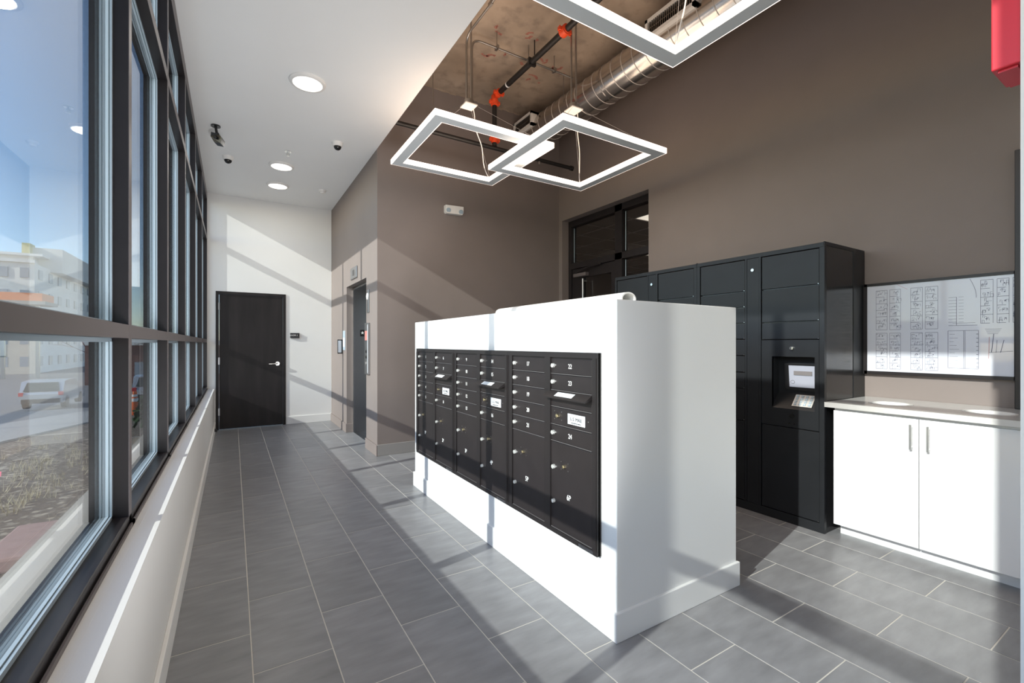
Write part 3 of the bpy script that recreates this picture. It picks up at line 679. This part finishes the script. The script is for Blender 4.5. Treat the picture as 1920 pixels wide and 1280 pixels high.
# ---------------------------------------------------------------- pendants
def pendant(cx_, cy_, z, cz, conduit, label, wires=True):
    r = empty('square_pendant', label, 'pendant light', group='square ring pendant lights', loc=(cx_, cy_, z))
    h, w, t = .61, .105, .05
    def ring(o, i, z0, z1):
        b = MB()
        b.box(cx_-o, cx_+o, cy_-o, cy_-i, z0, z1).box(cx_-o, cx_+o, cy_+i, cy_+o, z0, z1).box(cx_-o, cx_-i, cy_-i, cy_+i, z0, z1).box(cx_+i, cx_+o, cy_-i, cy_+i, z0, z1); return b
    kids = [ring(h-.007, h-w+.007, z-.0015, z+.010).build('lamp_underside', 'lampgray'), ring(h, h-.006, z, z+t).build('outer_lens', 'acryl'), ring(h-w+.006, h-w, z, z+t).build('inner_lens', 'acryl'),
            ring(h-.006, h-w+.006, z+.011, z+t-.004).build('lamp_body', 'lampgray')]
    for o in (-1, 1):
        for q in (-1, 1):
            kids.append(MB().cyl((cx_+o*(h-w/2), cy_+q*(h-w/2), z+t-.005), (cx_+o*.05, cy_+q*.05, cz+.005), .0012, n=6).build('hanging_wire', 'steel'))
    cp = MB().box(cx_-.066, cx_+.066, cy_-.066, cy_+.066, cz, cz+.012, bev=.002).build('canopy', 'plastic'); kids.append(cp)
    cb = MB().cyl((cx_, cy_, cz+.012), (cx_, cy_, cz+.06), .055, n=20).build('ceiling_box', 'conduit', smooth=True); kids.append(cb)
    p = [(cx_+.05, cy_+.0, cz), (cx_+.08, cy_+.03, cz-.07), (cx_+.10, cy_+.06, cz-.16)]
    ex, ey = cx_+h-w*.6, cy_+h-w*.6
    a = Vector(p[-1]); e = Vector((ex, ey, z+t))
    ctrl = [Vector(q) for q in p] + [a.lerp(e, .25)+Vector((.05, .04, -.02)), a.lerp(e, .55)+Vector((-.02, -.03, -.08)), a.lerp(e, .85)+Vector((-.05, -.05, -.04)), e]
    pts = []
    for k in range(len(ctrl)-1):
        p0, p1, p2, p3 = ctrl[max(k-1, 0)], ctrl[k], ctrl[k+1], ctrl[min(k+2, len(ctrl)-1)]
        for s_ in range(6):
            t_ = s_/6
            pts.append(.5*((2*p1)+(-p0+p2)*t_+(2*p0-5*p1+4*p2-p3)*t_*t_+(-p0+3*p1-3*p2+p3)*t_**3))
    pts.append(ctrl[-1])
    kids.append(MB().tube(pts, .0042, 8).build('power_cord', 'plastic', smooth=True))
    group_under(r, kids)
    area('pendant_glow', (cx_, cy_, z-.02), (cx_, cy_, 0), 1.1, 1.1, 8, (1, .80, .64))
    area('pendant_glow', (cx_, cy_, z+t+.02), (cx_, cy_, 9), 1.1, 1.1, 8, (1, .74, .54))
pendant(2.02, 4.09, 3.22, 3.72, None, 'square ring pendant light farthest from the viewer, at left')
pendant(2.82, 3.42, 3.105, 3.60, None, 'square ring pendant light nearest the right wall, above the counter')
pendant(1.79, 1.31, 3.105, 3.62, None, 'square ring pendant light cut off by the top of the frame')
# ---------------------------------------------------------------- conduits
def conduit(name, lab, pts, r=.011, straps=()):
    k = [MB().tube(pts, r, 10).build('conduit_tube', 'conduit', smooth=True)]
    for s_ in straps: k.append(MB().box(s_[0]-.012, s_[0]+.012, s_[1]-.03, s_[1]+.03, HZ-.185, HZ-.15).cyl((s_[0], s_[1], HZ-.15), (s_[0], s_[1], HZ), .005).build('strap', 'conduit'))
    return thing(name, lab, 'conduit', pts[0], k)
def bend(p, a, b, r=.11, n=6):
    p, a, b = Vector(p), Vector(a).normalized(), Vector(b).normalized()   # arrives along a, leaves along b
    return [tuple((p-a*r).lerp(p, t).lerp(p.lerp(p+b*r, t), t)) for t in [k/n for k in range(n+1)]]
zc = HZ-.17
conduit('wiring_conduit', 'steel conduit running towards the viewer, bent down to the left pendant', [(1.998, 4.10, 3.77)]+bend((1.998, 4.10, zc), (0, 0, 1), (0, -1, 0))+[(1.998, -1, zc)], straps=((1.998, 3.6), (1.998, 2.4)))
conduit('wiring_conduit', 'steel conduit crossing the slab, bent down to the left pendant', [(2.06, 4.10, 3.77)]+bend((2.06, 4.10, zc), (0, 0, 1), (1, 0, 0))+[(3.37, 4.10, zc)], straps=((2.35, 4.1), (2.75, 4.1), (3.1, 4.1)))
conduit('wiring_conduit', 'straight steel drop conduit between the two bent ones at left pendant', [(2.03, 4.06, 3.77), (2.03, 4.06, HZ)], r=.008)
conduit('wiring_conduit', 'left of the two steel drop conduits at the right pendant', [(2.80, 3.43, 3.65), (2.80, 3.43, HZ)], r=.009)
conduit('wiring_conduit', 'right of the two steel drop conduits at the right pendant', [(2.85, 3.42, 3.65), (2.85, 3.42, HZ)], r=.009)
conduit('wiring_conduit', 'steel drop conduit of the pendant at the top of the frame', [(1.79, 1.31, 3.66), (1.79, 1.31, HZ)], r=.009)
# ---------------------------------------------------------------- sprinkler pipe
def coupling(c, ax, s_=1.0):
    c = Vector(c); ax = Vector(ax).normalized()
    b = MB().cyl(c-ax*.035*s_, c+ax*.035*s_, .050*s_, n=20).cyl(c-ax*.045*s_, c-ax*.035*s_, .042*s_, n=20).cyl(c+ax*.035*s_, c+ax*.045*s_, .042*s_, n=20)
    side = ax.cross(Vector((0, 0, 1))) if abs(ax.z) < .9 else Vector((1, 0, 0))
    for k in (-1, 1):
        b.box(*(q for pair in zip((c+side*k*.058*s_-Vector((.018, .018, .018)))[:], (c+side*k*.058*s_+Vector((.018, .018, .018)))[:]) for q in pair), bev=.004)
        b.cyl(c+side*k*.06*s_-Vector((0, 0, .03))-ax*0, c+side*k*.06*s_+Vector((0, 0, .03)), .008, n=8)
    return b.build('coupling', 'orange', smooth=True)
px_, py_, pz_ = 2.72, 4.75, 4.35
k = [MB().cyl((px_, py_, pz_), (px_, -1.5, pz_), .030, n=18).build('pipe_run', 'pipe', smooth=True),
     MB().cyl((px_-.03, py_, pz_-.02), (px_-.03, py_, 3.72), .028, n=18).build('pipe_drop', 'pipe', smooth=True),
     MB().cyl((1.3, py_, 3.70), (3.90, py_, 3.70), .024, n=18).cyl((3.86, py_, 3.70), (3.90, py_, 3.70), .032, n=18).build('branch_pipe', 'pipe', smooth=True),
     coupling((px_, 3.43, pz_), (0, 1, 0)), coupling((px_, py_-.05, pz_), (0, 1, 0), .9), coupling((px_-.03, py_, pz_-.10), (0, 0, 1), .9), coupling((px_-.03, py_, 3.80), (0, 0, 1), .85),
     MB().tube([(px_, py_-.06, pz_), (px_, py_, pz_), (px_-.03, py_+.01, pz_-.03), (px_-.03, py_, pz_-.09)], .04, 14).build('elbow', 'orange', smooth=True),
     MB().tube([(px_+.04, 4.0, HZ), (px_+.04, 4.0, pz_+.03)], .006, 6).box(px_-.04, px_+.05, 3.985, 4.015, pz_-.036, pz_+.04).build('hanger', 'pipe'),
     MB().cyl((3.3, py_, 3.70), (3.3, YB, 3.70), .008, n=8).cyl((1.9, py_, 3.72), (1.9, py_, HZ), .006, n=8).cyl((3.35, py_, 3.68), (3.35, py_, 3.64), .012, n=10).build('pipe_bracket', 'conduit')]
bandm = MB().cyl((px_, 4.5, pz_), (px_, 4.48, pz_), .032, n=18).build('pipe_label', 'label', smooth=True); k.append(bandm)
thing('sprinkler_pipe', 'black sprinkler pipe with orange couplings under the concrete slab', 'pipe', (px_, py_, pz_), k)
# ---------------------------------------------------------------- spiral duct
DX, DZ, DR = 3.59, 4.245, .197
k = [MB().cyl((DX, YB-.01, DZ), (DX, -2.8, DZ), DR, n=48).build('duct_tube', 'galv', smooth=True)]
sp = MB(); n = 24; pitch = .148; y = YB-.05; pts = []
turns = int((YB+.6)/pitch)
for t in range(turns*n):
    a = 2*PI*t/n; pts.append((DX+math.cos(a)*(DR+.001), YB-.05-pitch*t/n, DZ+math.sin(a)*(DR+.001)))
M['seam'] = mat('duct_seam', (.62, .58, .54), .4, .3)
k.append(sp.tube(pts, .0045, 4).build('spiral_seam', 'seam', smooth=True))
for yy in (3.72, 1.2):
    k.append(MB().cyl((DX, yy, DZ), (DX, yy-.025, DZ), DR+.008, n=48).box(DX-DR-.02, DX-DR+.01, yy-.02, yy, DZ-.03, DZ+.01).build('joint_band', 'galv', smooth=True))
for yy in (4.3, 2.2):
    k.append(MB().cyl((DX-DR-.004, yy, DZ), (DX-DR-.004, yy, HZ), .003, n=6).cyl((DX+DR+.004, yy, DZ), (DX+DR+.004, yy, HZ), .003, n=6).build('hanger_wire', 'steel'))
def grille(y0, y1):
    # side register on the flank of the duct
    x1 = DX-DR-.045; b = MB(); z0, z1 = DZ-.01, DZ+.17
    b.box(x1, x1+.14, y0, y1, z0, z0+.03).box(x1, x1+.2, y0, y1, z1-.03, z1).box(x1, x1+.18, y0, y0+.03, z0, z1).box(x1, x1+.18, y1-.03, y1, z0, z1)
    g = b.build('register_frame', 'plastic'); vv = MB(); n = int((y1-y0-.06)/.022)
    for q in range(n): vv.box(x1+.006, x1+.03, y0+.035+q*.022, y0+.040+q*.022, z0+.03, z1-.03)
    vv.box(x1+.012, x1+.02, y0+.03, y1-.03, (z0+z1)/2-.004, (z0+z1)/2+.004)
    v_ = vv.build('register_blades', 'conduit'); v_.parent = g
    d_ = bx('register_throat', 'dplastic', None, x1+.05, x1+.06, y0+.03, y1-.03, z0+.02, z1-.02); d_.parent = g
    return g
k += [grille(4.93, 5.38), grille(2.45, 3.0), grille(.2, .75)]
thing('spiral_duct', 'round galvanised spiral duct with side registers along right wall', 'duct', (DX, 5, DZ), k)

# ---------------------------------------------------------------- ceiling fittings
dn = ['nearest the viewer, alone on the ceiling', 'middle one of the three, next to the sprinkler head', 'farthest one, close to the end wall']
spots = [(.565, 4.36), (.54, 6.585), (.56, 7.42), (.56, 2.0), (.56, -.3), (.56, -2.0)]  # last three are unseen, added to fill the room with light
for i, (x, y) in enumerate(spots):
    if i < 3: lab, grp = 'round white surface downlight, ' + dn[i], 'round ceiling downlights'
    else: lab, grp = 'unseen round white downlight added as fill, ' + ('beside', 'just behind', 'farthest behind')[i-3] + ' the viewer', 'round ceiling downlights'
    b = MB(); n = 40; prof = [(.150, CZ), (.150, CZ-.012), (.140, CZ-.022), (.122, CZ-.024), (.120, CZ-.018), (.001, CZ-.018)]
    rg_ = [[b.bm.verts.new((x+math.cos(2*PI*q/n)*r, y+math.sin(2*PI*q/n)*r, z)) for q in range(n)] for r, z in prof[:5]]
    for u in range(4):
        for q in range(n): b.bm.faces.new((rg_[u][q], rg_[u][(q+1) % n], rg_[u+1][(q+1) % n], rg_[u+1][q]))
    rim = b.build('rim', 'plastic', smooth=True)
    df = MB().cyl((x, y, CZ-.021), (x, y, CZ-.001), .119, n=40).build('diffuser', 'diffuser')
    thing('downlight', lab, 'downlight', (x, y, CZ), [rim, df], grp)
    area('downlight_glow', (x, y, CZ-.03), (x, y, 0), .22, .22, 5, (1, .95, .88), 'DISK')
def dome_cam(x, y, lab):
    thing('dome_camera', lab, 'camera', (x, y, CZ), [
        MB().cyl((x, y, CZ), (x, y, CZ-.035), .062, .055, n=28).cyl((x, y, CZ-.035), (x, y, CZ-.045), .055, .046, n=28).build('camera_base', 'plastic', smooth=True),
        MB().sph((x, y, CZ-.045), .042, n=20).build('smoked_dome', 'domeb', smooth=True)], None)
dome_cam(-.05, 6.62, 'white dome security camera near the windows')
dome_cam(1.03, 5.50, 'white dome security camera on the ceiling nearest the taupe wall')
x, y = -.155, 5.75
thing('bullet_camera', 'black box security camera on a short ceiling stem near the windows', 'camera', (x, y, CZ), [
    MB().cyl((x, y, CZ), (x, y, CZ-.012), .045, n=24).build('mount_plate', 'dplastic', smooth=True),
    MB().cyl((x, y, CZ-.012), (x+.01, y, CZ-.085), .013, n=14).sph((x+.012, y, CZ-.088), .022).build('stem', 'dplastic', smooth=True),
    MB().poly([(x-.04, y-.04, CZ-.09), (x+.03, y-.07, CZ-.11), (x+.055, y-.08, CZ-.15), (x+.045, y-.06, CZ-.20), (x-.015, y-.02, CZ-.185), (x-.045, y-.02, CZ-.13)], (.03, .09, 0)).build('camera_body', 'dplastic'),
    MB().cyl((x+.0, y-.052, CZ-.145), (x-.006, y-.07, CZ-.152), .016, n=18).build('lens', 'dplastic', smooth=True)])
x, y = .568, 6.06
thing('ceiling_sprinkler', 'chrome ceiling sprinkler head between the downlights', 'sprinkler', (x, y, CZ), [
    MB().cyl((x, y, CZ), (x, y, CZ-.008), .038, n=24).build('escutcheon', 'chrome', smooth=True),
    MB().cyl((x, y, CZ-.008), (x, y, CZ-.04), .009, n=10).tube([(x-.012, y, CZ-.012), (x-.016, y, CZ-.035), (x, y, CZ-.055)], .003, 6).tube([(x+.012, y, CZ-.012), (x+.016, y, CZ-.035), (x, y, CZ-.055)], .003, 6).build('frame_arms', 'chrome', smooth=True),
    MB().cyl((x, y, CZ-.055), (x, y, CZ-.058), .018, n=14).build('deflector', 'chrome')])
x, y = 1.155, 7.32
thing('smoke_detector', 'small white smoke detector near the lift corner', 'detector', (x, y, CZ), [
    MB().cyl((x, y, CZ), (x, y, CZ-.03), .055, .05, n=28).build('detector_base', 'plastic', smooth=True),
    MB().cyl((x, y, CZ-.03), (x, y, CZ-.05), .035, .028, n=24).build('detector_cap', 'plastic', smooth=True)])
# emergency light
eh = MB().poly([(2.315, YB, 3.115), (2.565, YB, 3.125), (2.565, YB, 3.05), (2.55, YB, 3.018), (2.33, YB, 3.012), (2.315, YB, 3.03)], (0, -.06, 0)).build('light_housing', 'plastic')
thing('emergency_light', 'white twin head emergency light on the taupe wall', 'emergency light', (2.44, YB, 3.02), [eh,
    MB().cyl((2.352, YB-.058, 3.052), (2.352, YB-.068, 3.048), .030, n=22).cyl((2.352, YB-.068, 3.048), (2.352, YB-.071, 3.047), .022, n=22).build('lamp_head', 'gasket', smooth=True),
    MB().cyl((2.528, YB-.058, 3.052), (2.528, YB-.068, 3.048), .030, n=22).cyl((2.528, YB-.068, 3.048), (2.528, YB-.071, 3.047), .022, n=22).build('lamp_head', 'gasket', smooth=True)])

# ---------------------------------------------------------------- outdoors
def gz(y): return -.10-.085*max(0, min(y, 38)-9)
def strip(name, m, x0, x1, lab, cat, dz=0, y0=-8, thick=.3, kind='structure'):
    b = MB(); P_ = [y0, 9, 38, 130] if y0 < 9 else [y0, 38, 130]
    for a, c in zip(P_, P_[1:]):
        vs = [b.bm.verts.new(q) for q in ((x0, a, gz(a)+dz), (x1, a, gz(a)+dz), (x1, c, gz(c)+dz), (x0, c, gz(c)+dz), (x0, a, gz(a)+dz-thick), (x1, a, gz(a)+dz-thick), (x1, c, gz(c)+dz-thick), (x0, c, gz(c)+dz-thick))]
        for f in ((0, 1, 2, 3), (7, 6, 5, 4), (0, 4, 5, 1), (1, 5, 6, 2), (2, 6, 7, 3), (3, 7, 4, 0)): b.bm.faces.new([vs[q] for q in f])
    return tag(b.build(name, m), lab, cat, kind=kind)
strip('mulch_bed', 'mulch', -3.0, -.62, 'brown mulch bed with dry grass along the outside of windows', 'ground')
sw = strip('sidewalk', 'sidewalk', -5.2, -3.0, 'pale concrete sidewalk beyond the mulch bed', 'sidewalk', dz=.03)
for k_ in range(14):
    yy = -2+k_*1.5
    if yy < 9: bx('joint', 'asphalt', sw, -5.2, -3.0, yy, yy+.015, gz(yy)+.028, gz(yy)+.0312)
strip('street', 'asphalt', -60, -5.2, 'grey asphalt street beyond the sidewalk', 'street', dz=-.05)
strip('street', 'asphalt', -.62, 40, 'grey asphalt yard past the corner of the building', 'street', dz=-.04, y0=12)
tag(MB().box(-1.35, -.66, 4.05, 4.75, -.1, .0, bev=.02).build('stepping_slab', 'slab_red'), 'reddish stone slab at the edge of the mulch bed', 'slab')
# dry grass tufts: blades joined per bed
b = MB()
for k_ in range(120):
    cx_, cy_ = -random.uniform(1.0, 2.9), random.uniform(4.6, 9.5)
    if random.random() < .5: cx_ = -1.9+random.gauss(0, .25); cy_ = random.uniform(5.4, 8)
    for q in range(9):
        a = random.uniform(0, 2*PI); l_ = random.uniform(.05, .14); lean = random.uniform(.02, .10)
        p0 = Vector((cx_+random.gauss(0, .03), cy_+random.gauss(0, .03), -.1)); p1 = p0+Vector((math.cos(a)*lean, math.sin(a)*lean, l_)); w_ = Vector((-math.sin(a), math.cos(a), 0))*.003
        vs = [b.bm.verts.new(t_) for t_ in (p0-w_, p0+w_, p1)]; b.bm.faces.new(vs)
tag(b.build('dry_grass', 'grass'), 'tufts of dry straw coloured grass in the mulch bed', 'grass', kind='stuff')
for i, (x, y) in enumerate(((-2.05, 6.6), (-1.05, 5.6))):
    thing('marker_flag', 'small pink utility marker flag in the mulch, ' + ('the farther one by the sidewalk' if i == 0 else 'the nearer one by the glass'), 'flag', (x, y, -.1), [
        MB().cyl((x, y, -.1), (x, y, .06), .002, n=6).build('flag_wire', 'steel'), MB().poly([(x, y, .06), (x+.07, y-.03, .05), (x+.065, y-.03, .0), (x, y, .01)], (0, .001, 0)).build('flag_sheet', 'pink')])
# cones
for i, (x, y) in enumerate(((-2.78, 19.6), (-2.62, 18.2))):
    z = gz(y)
    k = [MB().cyl((x, y, z+.03), (x, y, z+.74), .13, .03, n=20).build('cone_body', 'cone', smooth=True), MB().box(x-.18, x+.18, y-.18, y+.18, z-.02, z+.03, bev=.01).build('cone_base', 'cone'),
         MB().cyl((x, y, z+.42), (x, y, z+.52), .081, .066, n=20).cyl((x, y, z+.57), (x, y, z+.64), .060, .050, n=20).build('reflective_band', 'num', smooth=True)]
    thing('traffic_cone', 'orange traffic cone with white bands outside, ' + ('left' if i == 0 else 'right') + ' one of the pair', 'cone', (x, y, z), k)
# silver SUV seen from behind at left
def suv(x, y, lab):
    z = gz(y)+0; k = []
    prof = [(0, .35), (-.02, .85), (.12, 1.0), (.42, 1.55), (1.2, 1.62), (2.6, 1.58), (3.3, 1.08), (4.4, .95), (4.55, .6), (4.5, .3)]
    b = MB().poly([(x, y+a, z+c) for a, c in prof], (1.8, 0, 0)); k.append(b.build('car_body', 'car'))
    g = MB().poly([(x-.006, y+a, z+c) for a, c in ((.45, 1.05), (.66, 1.46), (1.2, 1.52), (2.5, 1.48), (3.05, 1.08))], (.01, 0, 0)).build('side_window', 'carglass'); k.append(g)
    g = MB().poly([(x+a, y+bb, z+c) for a, bb, c in ((.15, .10, 1.02), (1.65, .10, 1.02), (1.55, .37, 1.50), (.25, .37, 1.50))], (0, -.02, .01)).build('rear_window', 'carglass'); k.append(g)
    for s_ in (0, 1): k.append(bx('tail_light', 'red', None, x+(-.01 if s_ == 0 else 1.62), x+(.18 if s_ == 0 else 1.81), y-.03, y+.2, z+.78, z+.98))
    for a in (.85, 3.6):
        for s_ in (0, 1.6): k.append(MB().cyl((x-.02+s_, y+a, z+.33), (x+.22+s_, y+a, z+.33), .34, n=24).build('wheel', 'tyre', smooth=True))
    k.append(MB().box(x+.1, x+1.7, y-.05, y+.02, z+.35, z+.6, bev=.02).build('bumper', 'tyre'))
    thing('parked_car', lab, 'car', (x+.9, y+2, z), k)
suv(-4.62, 31.5, 'silver parked car seen from behind through the second window')
suv(-10.2, 36, 'silver parked car farther left down the street')
# low brick shop, yard wall, clipped shrub
def shrub(x, y, h, r, lab):
    b = MB()
    for q in range(160):
        a = random.uniform(0, 2*PI); t_ = random.random(); rr = r*(1-t_*.75)*random.uniform(.6, 1)
        c = Vector((x+math.cos(a)*rr, y+math.sin(a)*rr, gz(y)+.05+t_*h)); d = Vector((random.gauss(0, 1), random.gauss(0, 1), random.gauss(0, 1))).normalized()*.05; e = d.orthogonal().normalized()*.025
        b.bm.faces.new([b.bm.verts.new(t2) for t2 in (c-d-e, c+d-e, c+d+e, c-d+e)])
    thing('evergreen_shrub', lab, 'shrub', (x, y, gz(y)), [b.build('foliage', 'green'), MB().cyl((x, y, gz(y)), (x, y, gz(y)+h*.9), r*.35, r*.1, n=10).build('stem', 'green')])
shrub(-1.45, 11.2, .55, .22, 'small clipped green shrub outside the second window')
def building(name, lab, x0, x1, y0, y1, z0, z1, wallm, rows_, cols_, wy=1.3, wx=1.2, extra=None):
    k = [MB().box(x0, x1, y0, y1, z0, z1).build('wall_block', wallm)]
    W_ = x1-x0; H_ = z1-z0; me_ = None
    for r_ in range(rows_):
        for c_ in range(cols_):
            cx_ = x0+W_*(c_+.5)/cols_; cz_ = z0+H_*(r_+.55)/rows_
            if me_ is None:
                o = bx('window', 'wglass', None, -wx/2, wx/2, -.12, .1, -wy/2, wy/2); me_ = o.data
            else: o = bpy.data.objects.new('window', me_); COL.objects.link(o)
            o.location = (cx_, y0, cz_); k.append(o)
    for c_ in range(int((y1-y0)/4)):
        for r_ in range(rows_):
            o = bx('side_window', 'wglass', None, x1-.1, x1+.12, y0+2+c_*4-.7, y0+2+c_*4+.7, z0+H_*(r_+.55)/rows_-wy/2, z0+H_*(r_+.55)/rows_+wy/2); k.append(o)
    if extra: k += extra
    return thing(name, lab, 'building', ((x0+x1)/2, (y0+y1)/2, z0), k)
G0 = -2.6
ex = [MB().box(-33, -23.5, 88, 112, 11.6, 13.6).build('roof_storey', 'stucco'), MB().box(-24.9, -24.1, 89, 91, 12.6, 15.4).build('roof_tower', 'sheath'), MB().box(-24.1, -21.0, 90, 112, 11.6, 15.0).build('roof_storey', 'stucco'),
      MB().box(-34, -22.3, 87, 112, 13.4, 13.7).build('roof_slab', 'stucco'), MB().box(-45, -22.1, 83.8, 84.0, 6.9, 7.2).build('band_course', 'stone'), MB().box(-45, -22.2, 83.9, 84.1, G0, 6.9).build('lower_facing', 'stone'),
      MB().box(-45, -22.2, 83.7, 84.2, 12.0, 12.4).build('parapet', 'stucco')]
building('apartment_block', 'tall white apartment block with stepped roof storeys, far left outside', -45, -22.3, 84, 112, G0, 12.0, 'stucco', 5, 12, 1.3, .8, ex)
thing('scaffold_deck', 'orange construction deck standing before the white block', 'scaffold', (-21.5, 74, G0), [
    MB().box(-25.6, -18.5, 72, 76, 6.2, 7.1).build('deck_fascia', 'orangeb'), MB().box(-25.8, -18.2, 71.8, 76.2, 5.8, 6.2).build('deck_slab', 'sidewalk'),
    MB().box(-25, -24.7, 73, 73.3, G0, 5.9).box(-19.3, -19, 73, 73.3, G0, 5.9).box(-22.1, -21.8, 73, 73.3, G0, 5.9).build('deck_posts', 'steel')])
building('brick_shop', 'low dark brick shop with pale roof edge down the street', -12, 6, 58, 66, gz(58)-1.5, 1.2, 'brickfar', 1, 6, 1.4, 1.6, [MB().box(-12.2, 6.2, 57.6, 66.2, 1.2, 1.7).build('roof_edge', 'stucco')])
def sign_post(x, y, lab):
    z = gz(y); thing('street_sign', lab, 'sign', (x, y, z), [MB().cyl((x, y, z), (x, y, z+2.4), .03, n=10).build('sign_post', 'steel'), MB().box(x-.25, x+.25, y-.02, y, z+1.9, z+2.4, bev=.01).build('sign_plate', 'num')])
sign_post(-9.4, 22, 'white street sign on a grey post by the street')
def tree(x, y, h, lab):
    z = gz(y); r_ = random.Random(int(x*10)); b = MB().tube([(x, y, z), (x+.05, y, z+h*.35)], [.10, .07], 8)
    def br(p, d, l_, r, n_):
        q = p+d*l_; b.tube([p, p.lerp(q, .5)+Vector((r_.gauss(0, .03), r_.gauss(0, .03), 0)), q], [r, r*.8, r*.6], 5)
        if n_:
            for _ in range(3):
                e = (d+Vector((r_.gauss(0, .5), r_.gauss(0, .5), r_.gauss(.1, .3)))).normalized(); br(q, e, l_*.72, r*.6, n_-1)
    for _ in range(4): br(Vector((x+.05, y, z+h*.34)), Vector((r_.gauss(0, .5), r_.gauss(0, .5), 1)).normalized(), h*.22, .04, 3)
    thing('bare_tree', lab, 'tree', (x, y, z), [b.build('branches', 'brickfar')])
tree(-6.4, 14, 5, 'bare young street tree left of the sidewalk')
tree(-7.5, 40, 6, 'bare street tree farther down the street')
